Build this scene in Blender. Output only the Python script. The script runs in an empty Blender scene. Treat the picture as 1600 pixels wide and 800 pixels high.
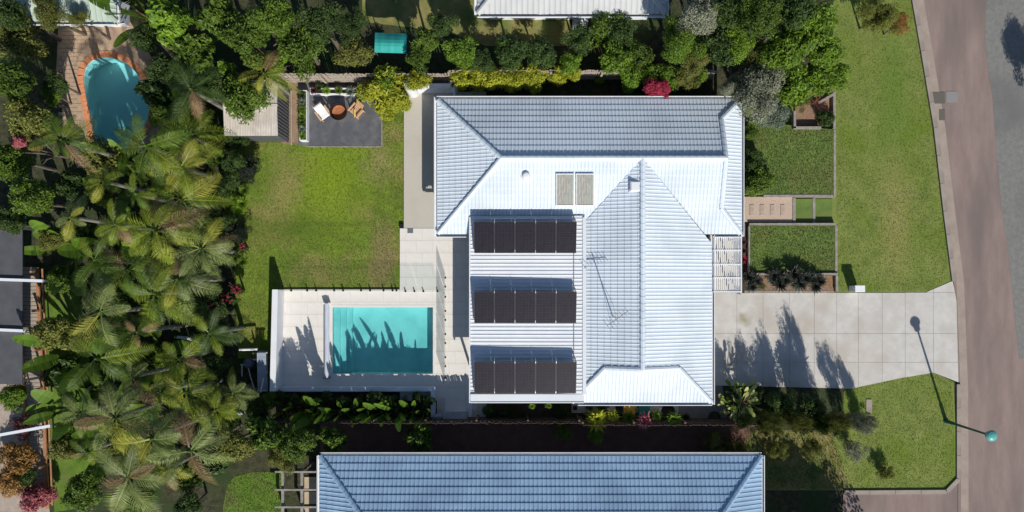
import bpy, bmesh, math, random
from mathutils import Vector, Matrix, noise
from mathutils.geometry import tessellate_polygon

scene = bpy.context.scene
COL = scene.collection
PI = math.pi
# ------------------------------------------------------------------ camera, sky, sun
H = 42.0                      # height of the aerial camera in metres
K = 1344.0                    # pixels per unit tangent in the 1600 px wide picture
def P(px, py, h=0.0):         # a point of height h seen at photograph pixel px, py
    return ((px - 800) / K * (H - h), (440 - py) / K * (H - h))
cam_d = bpy.data.cameras.new('camera'); cam = bpy.data.objects.new('camera', cam_d); COL.objects.link(cam)
cam.location = (0, 0, H); cam_d.sensor_width = 36; cam_d.lens = 36 * K / 1600
cam_d.shift_y = 0.025; cam_d.clip_end = 900; cam_d.clip_start = 0.5
scene.camera = cam
SUN_EL = math.radians(38)
S = Vector((0.30 * math.cos(SUN_EL), -0.954 * math.cos(SUN_EL), math.sin(SUN_EL))).normalized()
sd = bpy.data.lights.new('sun', 'SUN'); sun = bpy.data.objects.new('sun', sd); COL.objects.link(sun)
sd.energy = 4.8; sd.angle = math.radians(0.5); sd.color = (1.0, 0.955, 0.88)
sun.rotation_euler = S.to_track_quat('Z', 'Y').to_euler(); sun.location = (10, -30, 30)
w = bpy.data.worlds.new('World'); scene.world = w; w.use_nodes = True
nt = w.node_tree; sky = nt.nodes.new('ShaderNodeTexSky'); sky.sky_type = 'NISHITA'; sky.sun_disc = False
sky.sun_elevation = SUN_EL; sky.ozone_density = 2.2; sky.dust_density = 0.4; sky.sun_rotation = math.atan2(S.x, S.y)
nt.links.new(sky.outputs[0], nt.nodes['Background'].inputs[0]); nt.nodes['Background'].inputs[1].default_value = 0.09
scene.view_settings.view_transform = 'Standard'; scene.view_settings.look = 'None'
scene.view_settings.exposure = 0.0; scene.view_settings.gamma = 1.0
scene.cycles.max_bounces = 8; scene.cycles.transparent_max_bounces = 16

# ------------------------------------------------------------------ materials
MATS = {}
def mat(name, c1, c2=None, scale=3.0, rough=0.8, bump=0.0, bscale=40.0, c3=None, s3=0.4, metal=0.0, spec=0.35, stretch=None, world=False):
    if name in MATS: return MATS[name]
    m = bpy.data.materials.new(name); m.use_nodes = True; n = m.node_tree.nodes; l = m.node_tree.links
    b = n['Principled BSDF']; b.inputs['Roughness'].default_value = rough; b.inputs['Metallic'].default_value = metal
    b.inputs['Specular IOR Level'].default_value = spec
    tc = n.new('ShaderNodeTexCoord'); co = tc.outputs['Object']
    if world:
        co = n.new('ShaderNodeNewGeometry').outputs['Position']
    if stretch:
        mp = n.new('ShaderNodeMapping'); mp.inputs['Scale'].default_value = stretch; l.new(co, mp.inputs[0]); co = mp.outputs[0]
    col = None
    if c2:
        t = n.new('ShaderNodeTexNoise'); t.inputs['Scale'].default_value = scale; t.inputs['Detail'].default_value = 8; t.inputs['Roughness'].default_value = 0.65
        l.new(co, t.inputs['Vector'])
        r = n.new('ShaderNodeValToRGB'); r.color_ramp.elements[0].position = 0.36; r.color_ramp.elements[1].position = 0.64
        r.color_ramp.elements[0].color = (*c1, 1); r.color_ramp.elements[1].color = (*c2, 1)
        l.new(t.outputs[0], r.inputs[0]); col = r.outputs[0]
        if c3:
            t3 = n.new('ShaderNodeTexNoise'); t3.inputs['Scale'].default_value = s3; t3.inputs['Detail'].default_value = 5
            l.new(co, t3.inputs['Vector'])
            r3 = n.new('ShaderNodeValToRGB'); r3.color_ramp.elements[0].position = 0.48; r3.color_ramp.elements[1].position = 0.66
            l.new(t3.outputs[0], r3.inputs[0])
            mx = n.new('ShaderNodeMixRGB'); mx.inputs[2].default_value = (*c3, 1); l.new(r3.outputs[0], mx.inputs[0]); l.new(col, mx.inputs[1]); col = mx.outputs[0]
        l.new(col, b.inputs['Base Color'])
    else:
        b.inputs['Base Color'].default_value = (*c1, 1)
    if bump:
        tb = n.new('ShaderNodeTexNoise'); tb.inputs['Scale'].default_value = bscale; tb.inputs['Detail'].default_value = 6
        l.new(co, tb.inputs['Vector']); bp = n.new('ShaderNodeBump'); bp.inputs['Strength'].default_value = bump; bp.inputs['Distance'].default_value = 0.03
        l.new(tb.outputs[0], bp.inputs['Height']); l.new(bp.outputs[0], b.inputs['Normal'])
    m['colour_out'] = ''
    MATS[name] = m; return m

def leaf_mat(name, c1, c2, c3=None, trans=0.25, rough=0.5):
    if name in MATS: return MATS[name]
    m = bpy.data.materials.new(name); m.use_nodes = True; n = m.node_tree.nodes; l = m.node_tree.links
    b = n['Principled BSDF']; b.inputs['Roughness'].default_value = rough; b.inputs['Specular IOR Level'].default_value = 0.3
    at = n.new('ShaderNodeAttribute'); at.attribute_name = 'leaf_tone'
    r = n.new('ShaderNodeValToRGB'); e = r.color_ramp.elements
    e[0].color = (*c1, 1); e[1].color = (*c2, 1); e[0].position = 0.1; e[1].position = 0.85
    if c3:
        k = e.new(0.97); k.color = (*c3, 1)
    oi = n.new('ShaderNodeObjectInfo'); tx = n.new('ShaderNodeTexCoord'); nz = n.new('ShaderNodeTexNoise'); nz.inputs['Scale'].default_value = 2.6
    l.new(tx.outputs['Object'], nz.inputs['Vector'])
    ad = n.new('ShaderNodeMath'); ad.operation = 'MULTIPLY_ADD'; ad.inputs[1].default_value = 0.55; l.new(at.outputs['Fac'], ad.inputs[0])
    m2 = n.new('ShaderNodeMath'); m2.operation = 'MULTIPLY_ADD'; m2.inputs[1].default_value = 0.9; m2.inputs[2].default_value = -0.25
    l.new(nz.outputs[0], m2.inputs[0]); l.new(m2.outputs[0], ad.inputs[2]); l.new(ad.outputs[0], r.inputs[0])
    hs = n.new('ShaderNodeHueSaturation'); mr = n.new('ShaderNodeMapRange'); mr.inputs[3].default_value = 0.8; mr.inputs[4].default_value = 1.2
    l.new(oi.outputs['Random'], mr.inputs[0]); l.new(mr.outputs[0], hs.inputs['Value']); l.new(r.outputs[0], hs.inputs['Color'])
    l.new(hs.outputs[0], b.inputs['Base Color'])
    tr = n.new('ShaderNodeBsdfTranslucent'); l.new(hs.outputs[0], tr.inputs[0]); mx = n.new('ShaderNodeMixShader'); mx.inputs[0].default_value = trans
    l.new(b.outputs[0], mx.inputs[1]); l.new(tr.outputs[0], mx.inputs[2]); l.new(mx.outputs[0], n['Material Output'].inputs[0])
    MATS[name] = m; return m

def glass_mat(name, tint, gloss=0.06, wav=0.0, wscale=4.0, ior=1.33):
    if name in MATS: return MATS[name]
    m = bpy.data.materials.new(name); m.use_nodes = True; n = m.node_tree.nodes; l = m.node_tree.links
    n.remove(n['Principled BSDF'])
    t = n.new('ShaderNodeBsdfTransparent'); t.inputs[0].default_value = (*tint, 1)
    g = n.new('ShaderNodeBsdfGlossy'); g.inputs['Roughness'].default_value = 0.03
    lw = n.new('ShaderNodeLayerWeight'); lw.inputs['Blend'].default_value = 0.5; pw = n.new('ShaderNodeMath'); pw.operation = 'POWER'; pw.inputs[1].default_value = 5.0
    f = n.new('ShaderNodeMath'); f.operation = 'MULTIPLY_ADD'; f.inputs[1].default_value = 0.9; f.inputs[2].default_value = 0.025; mx = n.new('ShaderNodeMixShader')
    l.new(lw.outputs['Facing'], pw.inputs[0]); l.new(pw.outputs[0], f.inputs[0]); l.new(f.outputs[0], mx.inputs[0]); l.new(t.outputs[0], mx.inputs[1]); l.new(g.outputs[0], mx.inputs[2]); l.new(mx.outputs[0], n['Material Output'].inputs[0])
    if wav:
        tc = n.new('ShaderNodeTexCoord'); nz = n.new('ShaderNodeTexNoise'); nz.inputs['Scale'].default_value = wscale; nz.inputs['Detail'].default_value = 3
        l.new(tc.outputs['Object'], nz.inputs['Vector']); bp = n.new('ShaderNodeBump'); bp.inputs['Strength'].default_value = wav; bp.inputs['Distance'].default_value = 0.05
        l.new(nz.outputs[0], bp.inputs['Height']); l.new(bp.outputs[0], g.inputs['Normal'])
    MATS[name] = m; return m

roof_white = mat('white_roof_paint', (0.62, 0.69, 0.755), (0.66, 0.725, 0.78), 1.5, 0.55, c3=(0.56, 0.62, 0.67), s3=0.5)
roof_blue = mat('blue_grey_roof_paint', (0.26, 0.39, 0.54), (0.32, 0.46, 0.62), 1.5, 0.6, c3=(0.235, 0.35, 0.48), s3=0.5)
sheet_white = mat('white_sheet_metal', (0.74, 0.76, 0.78), (0.68, 0.71, 0.74), 0.8, 0.45)
white_paint = mat('white_paint', (0.78, 0.79, 0.80), (0.70, 0.72, 0.74), 1.2, 0.6)
render_white = mat('white_render', (0.76, 0.76, 0.78), (0.66, 0.68, 0.72), 1.0, 0.8, 0.1, 60)
paver = mat('travertine_paving', (0.71, 0.675, 0.62), (0.77, 0.74, 0.69), 1.3, 0.8, 0.08, 60, c3=(0.68, 0.63, 0.56), s3=0.7)
pebble = mat('exposed_aggregate', (0.42, 0.39, 0.33), (0.60, 0.56, 0.49), 34, 0.9, 0.2, 80, c3=(0.48, 0.44, 0.37), s3=0.8)
concrete = mat('driveway_concrete', (0.50, 0.475, 0.435), (0.58, 0.555, 0.515), 2.0, 0.85, 0.12, 60, c3=(0.47, 0.43, 0.375), s3=0.7, world=True)
joint_mat = mat('dark_joint', (0.38, 0.355, 0.32), None)
asphalt = mat('worn_asphalt', (0.225, 0.165, 0.145), (0.28, 0.21, 0.185), 2.0, 0.9, 0.3, 60, c3=(0.175, 0.14, 0.125), s3=0.6, stretch=(1, 0.22, 1))
asphalt_grey = mat('grey_asphalt', (0.17, 0.165, 0.155), (0.22, 0.215, 0.20), 5, 0.9, 0.3, 60, c3=(0.15, 0.145, 0.14), s3=0.3)
kerb_m = mat('kerb_concrete', (0.36, 0.31, 0.26), (0.26, 0.22, 0.19), 1.2, 0.9, 0.2, 30)
slate = mat('charcoal_slab', (0.085, 0.088, 0.10), (0.115, 0.118, 0.13), 2.2, 0.75, 0.1, 50, c3=(0.15, 0.15, 0.155), s3=1.6)
soil = mat('dark_soil', (0.045, 0.032, 0.02), (0.10, 0.07, 0.045), 3.5, 0.95, 0.6, 18)
leaf_litter = mat('leaf_litter_ground', (0.022, 0.028, 0.012), (0.075, 0.07, 0.035), 3.5, 0.95, 0.8, 14, c3=(0.03, 0.055, 0.014), s3=0.6)
mulch = mat('bark_mulch', (0.20, 0.12, 0.075), (0.34, 0.22, 0.15), 22, 0.95, 0.8, 30)
dirt = mat('bare_dirt', (0.25, 0.17, 0.105), (0.34, 0.24, 0.155), 4, 0.95, 0.4, 25)
gravel_m = mat('pink_gravel', (0.40, 0.29, 0.21), (0.64, 0.50, 0.40), 45, 0.95, 0.6, 60)
sleeper = mat('grey_timber_sleeper', (0.22, 0.20, 0.17), (0.33, 0.30, 0.265), 5, 0.85, 0.3, 30, stretch=(1, 1, 1))
paling_m = mat('weathered_paling', (0.30, 0.25, 0.20), (0.42, 0.36, 0.30), 4, 0.9, 0.4, 25)
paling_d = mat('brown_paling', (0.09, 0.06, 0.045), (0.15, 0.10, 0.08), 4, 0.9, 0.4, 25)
lawn_back = mat('back_lawn_grass', (0.115, 0.165, 0.024), (0.185, 0.265, 0.028), 1.3, 0.95, 0.35, 70, c3=(0.27, 0.235, 0.075), s3=0.42)
lawn_front = mat('front_lawn_grass', (0.10, 0.16, 0.035), (0.155, 0.22, 0.05), 1.6, 0.95, 0.35, 70, c3=(0.14, 0.165, 0.045), s3=0.6)
lawn_verge = mat('verge_grass', (0.145, 0.19, 0.04), (0.21, 0.25, 0.06), 1.2, 0.95, 0.35, 70, c3=(0.14, 0.20, 0.025), s3=0.45)
lawn_lush = mat('lush_grass', (0.08, 0.15, 0.015), (0.13, 0.22, 0.025), 2.0, 0.95, 0.4, 60, c3=(0.13, 0.15, 0.04), s3=0.8)
lawn_dry = mat('dry_grass', (0.15, 0.17, 0.04), (0.30, 0.24, 0.10), 1.6, 0.95, 0.4, 60, c3=(0.10, 0.15, 0.035), s3=0.7)
timber = mat('oiled_timber', (0.55, 0.33, 0.17), (0.66, 0.43, 0.24), 6, 0.6, 0.1, 40, stretch=(1, 6, 1))
deck_timber = mat('orange_brown_timber', (0.34, 0.16, 0.08), (0.46, 0.23, 0.12), 4, 0.7, 0.2, 30)
rust = mat('rusted_steel', (0.36, 0.115, 0.045), (0.48, 0.18, 0.08), 9, 0.9, 0.3, 40)
black_m = mat('black_steel', (0.012, 0.012, 0.014), None, rough=0.5)
dark_metal = mat('dark_grey_sheet', (0.075, 0.078, 0.085), (0.10, 0.10, 0.11), 2, 0.55)
shed_roof_m = mat('pale_sheet_roof', (0.52, 0.47, 0.41), (0.62, 0.57, 0.51), 2.5, 0.55, c3=(0.44, 0.39, 0.33), s3=0.9)
grey_metal = mat('grey_metal', (0.28, 0.29, 0.30), None, rough=0.4, metal=0.6)
steel = mat('stainless_steel', (0.55, 0.56, 0.57), None, rough=0.3, metal=0.9)
cushion_m = mat('white_cushion', (0.78, 0.77, 0.78), None, rough=0.9)
pool_tile = mat('pool_plaster', (0.62, 0.68, 0.68), (0.69, 0.74, 0.73), 1.2, 0.8, c3=(0.50, 0.60, 0.60), s3=0.8)
pool_tile2 = mat('old_pool_plaster', (0.62, 0.74, 0.72), (0.68, 0.78, 0.75), 1.5, 0.8)
coping_m = mat('terracotta_coping', (0.58, 0.22, 0.10), (0.70, 0.30, 0.15), 6, 0.8, 0.1, 40)
tan_paving = mat('tan_brick_paving', (0.38, 0.27, 0.18), (0.50, 0.37, 0.26), 6, 0.9, 0.2, 40, c3=(0.28, 0.20, 0.15), s3=0.5)
brick_m = mat('pinkish_concrete', (0.35, 0.28, 0.23), (0.44, 0.36, 0.30), 4, 0.9, 0.2, 40)
pv_m = mat('solar_cell', (0.012, 0.010, 0.018), (0.020, 0.017, 0.024), 6, 0.35, spec=0.12)
pv_frame = mat('panel_frame', (0.03, 0.03, 0.033), None, rough=0.4)
poly_m = mat('weathered_collector', (0.20, 0.21, 0.19), (0.40, 0.37, 0.33), 6, 0.5, c3=(0.27, 0.31, 0.28), s3=1.5, stretch=(4, 0.6, 1))
teal_m = mat('teal_canvas', (0.02, 0.27, 0.24), (0.025, 0.34, 0.30), 2, 0.7)
pale_roof = mat('pale_grey_sheet_roof', (0.48, 0.49, 0.48), (0.55, 0.56, 0.55), 1.0, 0.5)
green_roof = mat('pale_green_sheet_roof', (0.34, 0.42, 0.34), (0.42, 0.50, 0.42), 1.0, 0.6)
bin_green = mat('green_plastic', (0.02, 0.22, 0.14), None, rough=0.45)
bin_yellow = mat('yellow_plastic', (0.62, 0.33, 0.02), None, rough=0.45)
bin_dark = mat('dark_plastic', (0.035, 0.03, 0.03), None, rough=0.5)
lamp_green = mat('dark_green_paint', (0.015, 0.07, 0.065), None, rough=0.45)
lamp_teal = mat('lamp_hood_paint', (0.10, 0.36, 0.33), None, rough=0.4)
trunk_m = mat('grey_bark', (0.09, 0.072, 0.055), (0.17, 0.14, 0.11), 7, 0.95, 0.7, 20)
palm_trunk = mat('pale_palm_bark', (0.15, 0.14, 0.115), (0.26, 0.24, 0.20), 5, 0.95, 0.5, 20, stretch=(1, 1, 5))
brown_stem = mat('brown_stem', (0.12, 0.075, 0.045), (0.18, 0.12, 0.08), 7, 0.95, 0.5, 20)
window_glass = mat('window_glass', (0.02, 0.03, 0.04), None, rough=0.08, spec=0.6)
pot_m = mat('black_glazed_pot', (0.02, 0.022, 0.03), None, rough=0.3)
blue_pot = mat('blue_glazed_pot', (0.03, 0.07, 0.20), None, rough=0.3)
water_m = glass_mat('pool_water', (0.47, 0.88, 0.885), wav=0.25, wscale=3.0)
water2_m = glass_mat('old_pool_water', (0.56, 0.90, 0.94), wav=0.25, wscale=3.0)
glass_m = glass_mat('fence_glass', (0.92, 0.95, 0.945), ior=1.3)

F = {}
def fm(n, *a, **k): F[n] = leaf_mat('foliage_' + n, *a, **k)
fm('dark', (0.018, 0.040, 0.010), (0.08, 0.135, 0.025), (0.17, 0.24, 0.05))
fm('mid', (0.035, 0.07, 0.010), (0.14, 0.22, 0.022), (0.28, 0.36, 0.06))
fm('lime', (0.06, 0.13, 0.012), (0.21, 0.33, 0.025), (0.38, 0.46, 0.06))
fm('yellow', (0.16, 0.21, 0.015), (0.54, 0.54, 0.04), (0.76, 0.70, 0.13))
fm('olive', (0.08, 0.095, 0.02), (0.24, 0.25, 0.05), (0.36, 0.34, 0.12))
fm('grey', (0.16, 0.18, 0.12), (0.36, 0.37, 0.25), (0.52, 0.50, 0.36))
fm('silver', (0.10, 0.14, 0.10), (0.24, 0.29, 0.21))
fm('red', (0.20, 0.015, 0.035), (0.55, 0.05, 0.10), (0.62, 0.20, 0.20), trans=0.1)
fm('black', (0.006, 0.012, 0.006), (0.018, 0.032, 0.012), trans=0.05)  # near-black leaves: deep shade is put into the colour
fm('maroon', (0.045, 0.015, 0.02), (0.15, 0.05, 0.06), trans=0.1)
fm('pink', (0.30, 0.07, 0.09), (0.62, 0.19, 0.20), (0.80, 0.42, 0.35), trans=0.1)
fm('blackleaf', (0.018, 0.024, 0.02), (0.07, 0.075, 0.055), (0.34, 0.31, 0.24), trans=0.05)
fm('cream', (0.24, 0.28, 0.06), (0.58, 0.60, 0.22), (0.74, 0.74, 0.42))
fm('orange', (0.16, 0.08, 0.03), (0.42, 0.24, 0.06))
fm('palm', (0.06, 0.11, 0.010), (0.27, 0.33, 0.03), (0.50, 0.48, 0.08))
fm('palmgrey', (0.09, 0.13, 0.035), (0.28, 0.33, 0.10), (0.44, 0.42, 0.18))
fm('palmyellow', (0.16, 0.20, 0.02), (0.42, 0.40, 0.06), (0.55, 0.42, 0.12))
fm('deadpalm', (0.16, 0.10, 0.05), (0.34, 0.23, 0.11), (0.45, 0.34, 0.2))
fm('banana', (0.025, 0.07, 0.010), (0.15, 0.25, 0.022), (0.42, 0.50, 0.07), trans=0.25)

def paint_patch(m, centre, rx, ry, colour, amount=0.8, warp=0.8):      # a patch where the grass itself has another colour
    n = m.node_tree.nodes; l = m.node_tree.links; b = n['Principled BSDF']; src = b.inputs['Base Color'].links[0].from_socket
    g = n.new('ShaderNodeNewGeometry'); nz = n.new('ShaderNodeTexNoise'); nz.inputs['Scale'].default_value = 0.9; nz.inputs['Detail'].default_value = 4
    l.new(g.outputs['Position'], nz.inputs['Vector'])
    ad = n.new('ShaderNodeVectorMath'); ad.operation = 'MULTIPLY_ADD'; ad.inputs[1].default_value = (warp*2,)*3; l.new(nz.outputs['Color'], ad.inputs[0]); l.new(g.outputs['Position'], ad.inputs[2])
    mp = n.new('ShaderNodeMapping'); mp.inputs['Location'].default_value = (-(centre[0]+warp)/rx, -(centre[1]+warp)/ry, 0); mp.inputs['Scale'].default_value = (1/rx, 1/ry, 0); l.new(ad.outputs[0], mp.inputs[0])
    gr = n.new('ShaderNodeTexGradient'); gr.gradient_type = 'SPHERICAL'; l.new(mp.outputs[0], gr.inputs[0])
    k = n.new('ShaderNodeMath'); k.operation = 'MULTIPLY'; k.inputs[1].default_value = amount*1.6; k.use_clamp = True; l.new(gr.outputs['Fac'], k.inputs[0])
    mx = n.new('ShaderNodeMixRGB'); mx.inputs[2].default_value = (*colour, 1); l.new(k.outputs[0], mx.inputs[0]); l.new(src, mx.inputs[1]); l.new(mx.outputs[0], b.inputs['Base Color'])
paint_patch(lawn_back, P(515,280), 2.6, 4.0, (0.22,0.31,0.014), 0.6)
paint_patch(lawn_back, P(590,255), 1.0, 1.4, (0.30,0.26,0.10), 0.6)
paint_patch(lawn_back, P(445,290), 1.0, 2.6, (0.30,0.26,0.09), 0.6)
for yy in (348,352,418): paint_patch(lawn_back, P(500,yy), 7.0, 0.12, (0.10,0.14,0.02), 0.3, 0.05)
paint_patch(lawn_back, P(600,400), 0.8, 2.5, (0.25,0.19,0.09), 0.6)
paint_patch(lawn_back, P(450,360), 3.4, 1.0, (0.10,0.16,0.018), 0.6)
paint_patch(lawn_verge, P(1395,150), 1.2, 5.0, (0.13,0.20,0.03), 0.7); paint_patch(lawn_verge, P(1400,340), 1.2, 4.0, (0.27,0.25,0.08), 0.6)
paint_patch(concrete, P(1255,505), 1.2, 0.9, (0.40,0.35,0.28), 0.35); paint_patch(concrete, P(1345,550), 1.6, 0.8, (0.50,0.44,0.38), 0.35); paint_patch(concrete, P(1165,505), 0.5, 0.4, (0.33,0.29,0.20), 0.7)
# ------------------------------------------------------------------ builders
class MB:
    def __init__(s): s.v = []; s.f = []
    def add(s, vs, fs):
        o = len(s.v); s.v += [tuple(q) for q in vs]; s.f += [tuple(i + o for i in f) for f in fs]; return s
    def box(s, x0, y0, z0, x1, y1, z1):
        if x0 > x1: x0, x1 = x1, x0
        if y0 > y1: y0, y1 = y1, y0
        return s.add([(x0,y0,z0),(x1,y0,z0),(x1,y1,z0),(x0,y1,z0),(x0,y0,z1),(x1,y0,z1),(x1,y1,z1),(x0,y1,z1)],
                     [(0,3,2,1),(4,5,6,7),(0,1,5,4),(1,2,6,5),(2,3,7,6),(3,0,4,7)])
    def bev(s, x0, y0, z0, x1, y1, z1, b=0.02):          # box whose top edges are chamfered
        if x0 > x1: x0, x1 = x1, x0
        if y0 > y1: y0, y1 = y1, y0
        vs = [(x0,y0,z0),(x1,y0,z0),(x1,y1,z0),(x0,y1,z0),(x0,y0,z1-b),(x1,y0,z1-b),(x1,y1,z1-b),(x0,y1,z1-b),
              (x0+b,y0+b,z1),(x1-b,y0+b,z1),(x1-b,y1-b,z1),(x0+b,y1-b,z1)]
        return s.add(vs, [(0,3,2,1),(0,1,5,4),(1,2,6,5),(2,3,7,6),(3,0,4,7),(4,5,9,8),(5,6,10,9),(6,7,11,10),(7,4,8,11),(8,9,10,11)])
    def bar(s, a, b, w, h=None):                          # rectangular bar from a to b
        h = h or w; a = Vector(a); b = Vector(b); d = (b - a).normalized()
        up = Vector((0,0,1)) if abs(d.z) < 0.95 else Vector((1,0,0))
        x = d.cross(up).normalized() * (w/2); y = x.cross(d).normalized() * (h/2)
        vs = [a-x-y, a+x-y, a+x+y, a-x+y, b-x-y, b+x-y, b+x+y, b-x+y]
        return s.add(vs, [(0,3,2,1),(4,5,6,7),(0,1,5,4),(1,2,6,5),(2,3,7,6),(3,0,4,7)])
    def tube(s, pts, rs, n=8, cap=True):
        pts = [Vector(p) for p in pts]
        if not isinstance(rs, (list, tuple)): rs = [rs]*len(pts)
        vs = []; fs = []
        for i, p in enumerate(pts):
            d = (pts[min(i+1, len(pts)-1)] - pts[max(i-1, 0)]).normalized()
            up = Vector((0,0,1)) if abs(d.z) < 0.9 else Vector((1,0,0))
            x = d.cross(up).normalized(); y = d.cross(x).normalized()
            for k in range(n):
                a = 2*PI*k/n; vs.append(p + x*math.cos(a)*rs[i] + y*math.sin(a)*rs[i])
        for i in range(len(pts)-1):
            for k in range(n): fs.append((i*n+k, i*n+(k+1)%n, (i+1)*n+(k+1)%n, (i+1)*n+k))
        if cap: fs.append(tuple(range(n))); fs.append(tuple((len(pts)-1)*n + k for k in reversed(range(n))))
        return s.add(vs, fs)
    def lathe(s, prof, c=(0,0,0), n=24):
        vs = []; fs = []
        for r, z in prof:
            for k in range(n):
                a = 2*PI*k/n; vs.append((c[0]+r*math.cos(a), c[1]+r*math.sin(a), c[2]+z))
        for i in range(len(prof)-1):
            for k in range(n): fs.append((i*n+k, i*n+(k+1)%n, (i+1)*n+(k+1)%n, (i+1)*n+k))
        return s.add(vs, fs)
    def prism(s, pts, z0, z1):                            # convex or not, plan polygon extruded
        n = len(pts); vs = [(x,y,z0) for x,y in pts] + [(x,y,z1) for x,y in pts]
        tri = tessellate_polygon([[Vector((x,y,0)) for x,y in pts]])
        fs = [tuple(i+n for i in t) for t in tri] + [tuple(t) for t in tri] + [(i,(i+1)%n,(i+1)%n+n,i+n) for i in range(n)]
        return s.add(vs, fs)
    def sheet(s, loops, z):                               # flat sheet with holes
        L = [[Vector((x,y,0)) for x,y in lp] for lp in loops]; tri = tessellate_polygon(L)
        vs = [(p.x,p.y,z) for lp in L for p in lp]; return s.add(vs, [tuple(t) for t in tri])
    def mesh(s, name):
        m = bpy.data.meshes.new(name); m.from_pydata(s.v, [], s.f)
        bm = bmesh.new(); bm.from_mesh(m); bmesh.ops.recalc_face_normals(bm, faces=bm.faces); bm.to_mesh(m); bm.free()
        return m
    def build(s, name, material, parent=None, local=False, smooth=False, up=False):
        if not local and s.v:
            xs = [v[0] for v in s.v]; ys = [v[1] for v in s.v]; zs = [v[2] for v in s.v]
            c = ((min(xs)+max(xs))/2, (min(ys)+max(ys))/2, min(zs))
            s.v = [(a-c[0], b-c[1], d-c[2]) for a,b,d in s.v]
        else: c = (0,0,0)
        m = s.mesh(name)
        if up:
            for p in m.polygons:
                if p.normal.z < 0: p.flip()
        o = bpy.data.objects.new(name, m); COL.objects.link(o); m.materials.append(material)
        if smooth:
            for p in m.polygons: p.use_smooth = True
        o.parent = parent
        if not local:
            w = wloc(parent); o.location = (c[0]-w[0], c[1]-w[1], c[2]-w[2])
        return o
def wloc(o):
    v = Vector((0,0,0))
    while o: v += o.location; o = o.parent
    return v
def tag(o, label=None, cat=None, group=None, kind=None):
    if label: o['label'] = label
    if cat: o['category'] = cat
    if group: o['group'] = group
    if kind: o['kind'] = kind
    return o
def thing(name, label, cat, loc, group=None, rz=0.0):
    o = bpy.data.objects.new(name, None); o.empty_display_size = 0.3; COL.objects.link(o); o.location = loc; o.rotation_euler = (0,0,rz)
    return tag(o, label, cat, group)
def inst(name, me, parent, loc=(0,0,0), rot=(0,0,0), sc=(1,1,1), material=None):
    o = bpy.data.objects.new(name, me); COL.objects.link(o); o.parent = parent; o.location = loc; o.rotation_euler = rot
    o.scale = sc if isinstance(sc, (tuple, list)) else (sc,sc,sc)
    if material:
        if not me.materials: me.materials.append(material)
        o.material_slots[0].link = 'OBJECT'; o.material_slots[0].material = material
    return o
def struct(name, mb, material, parent=None, **k):
    o = mb.build(name, material, parent, **k)
    if not parent: o['kind'] = 'structure'
    return o
def PP(pts, h=0.0): return [P(x, y, h) for x, y in pts]
def pbox(mb, x0, y0, x1, y1, z0, z1, h=0.0):              # box whose plan is given in photograph pixels at height h
    a = P(x0, y0, h); b = P(x1, y1, h); return mb.box(a[0], a[1], z0, b[0], b[1], z1)

# ------------------------------------------------------------------ ground, lawns, road
POOL = [(520,480),(677,480),(677,584),(520,584)]
POOL2 = [(131,112),(140,97),(156,90),(176,90),(198,98),(216,116),(229,142),(234,170),(230,192),(218,206),(206,214),(200,232),(188,247),(170,254),(154,250),(146,236),(147,214),(144,192),(138,165),(132,138)]
def chaikin(p):
    q = []
    for a, b in zip(p, p[1:]+p[:1]): q += [(a[0]*.75+b[0]*.25, a[1]*.75+b[1]*.25), (a[0]*.25+b[0]*.75, a[1]*.25+b[1]*.75)]
    return q
POOL2 = chaikin(POOL2)
g = MB().sheet([[(-160,-160),(160,-160),(160,160),(-160,160)], PP(POOL), PP(POOL2)], 0.0)
struct('ground', g, leaf_litter, up=True)
def sheet(name, pts, z, m, holes=()):
    return struct(name, MB().sheet([PP(pts)] + [PP(h) for h in holes], z), m, up=True)
sheet('back_lawn', [(362,222),(632,222),(632,357),(625,357),(625,452),(428,452),(424,560),(372,560),(365,400),(345,300)], 0.010, lawn_back)
sheet('lawn_strip', [(596,170),(632,155),(632,221.5),(596,221.5)], 0.010, lawn_back)
sheet('verge', [(1302,-80),(1418,-80),(1428,0),(1440,80),(1460,200),(1475,330),(1487,440),(1445,457),(1160,457),(1160,110),(1302,110)], 0.008, lawn_verge)
sheet('corner_lawn', [(1318,606),(1400,591),(1460,582),(1490,597),(1494,700),(1494,745),(1478,767),(1330,767),(1300,690),(1318,660)], 0.008, lawn_verge)
sheet('weedy_ground', [(1090,672),(1300,672),(1330,766),(1180,766),(1150,710),(1090,710)], 0.006, lawn_dry)
sheet('neighbour_lawn', [(566,-60),(745,-60),(745,30),(890,30),(890,72),(760,72),(700,50),(566,34)], 0.008, lawn_dry)
sheet('small_lawn', [(356,756),(368,744),(392,738),(442,737),(442,860),(346,860),(349,790)], 0.008, lawn_lush)
sheet('garden_lawn', [(70,430),(120,430),(140,560),(150,790),(85,800),(75,600)], 0.006, lawn_lush)
road_l = [(1412,-120),(1422,-40),(1427,0),(1441,80),(1461,200),(1476,330),(1490,440),(1496,600),(1497,700),(1497,900)]
struct('road', MB().sheet([[P(x,y) for x,y in road_l] + [P(1900,900), P(1900,-120)]], 0.012), asphalt, up=True)
struct('road_repair', MB().sheet([PP([(1546,-120),(1538,60),(1550,150),(1562,300),(1578,420),(1592,560),(1800,560),(1800,-120)])], 0.017), asphalt_grey, up=True)
struct('side_road', MB().sheet([PP([(1318,768),(1478,768),(1496,748),(1496.5,900),(1310,900)])], 0.0125), asphalt, up=True)
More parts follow.
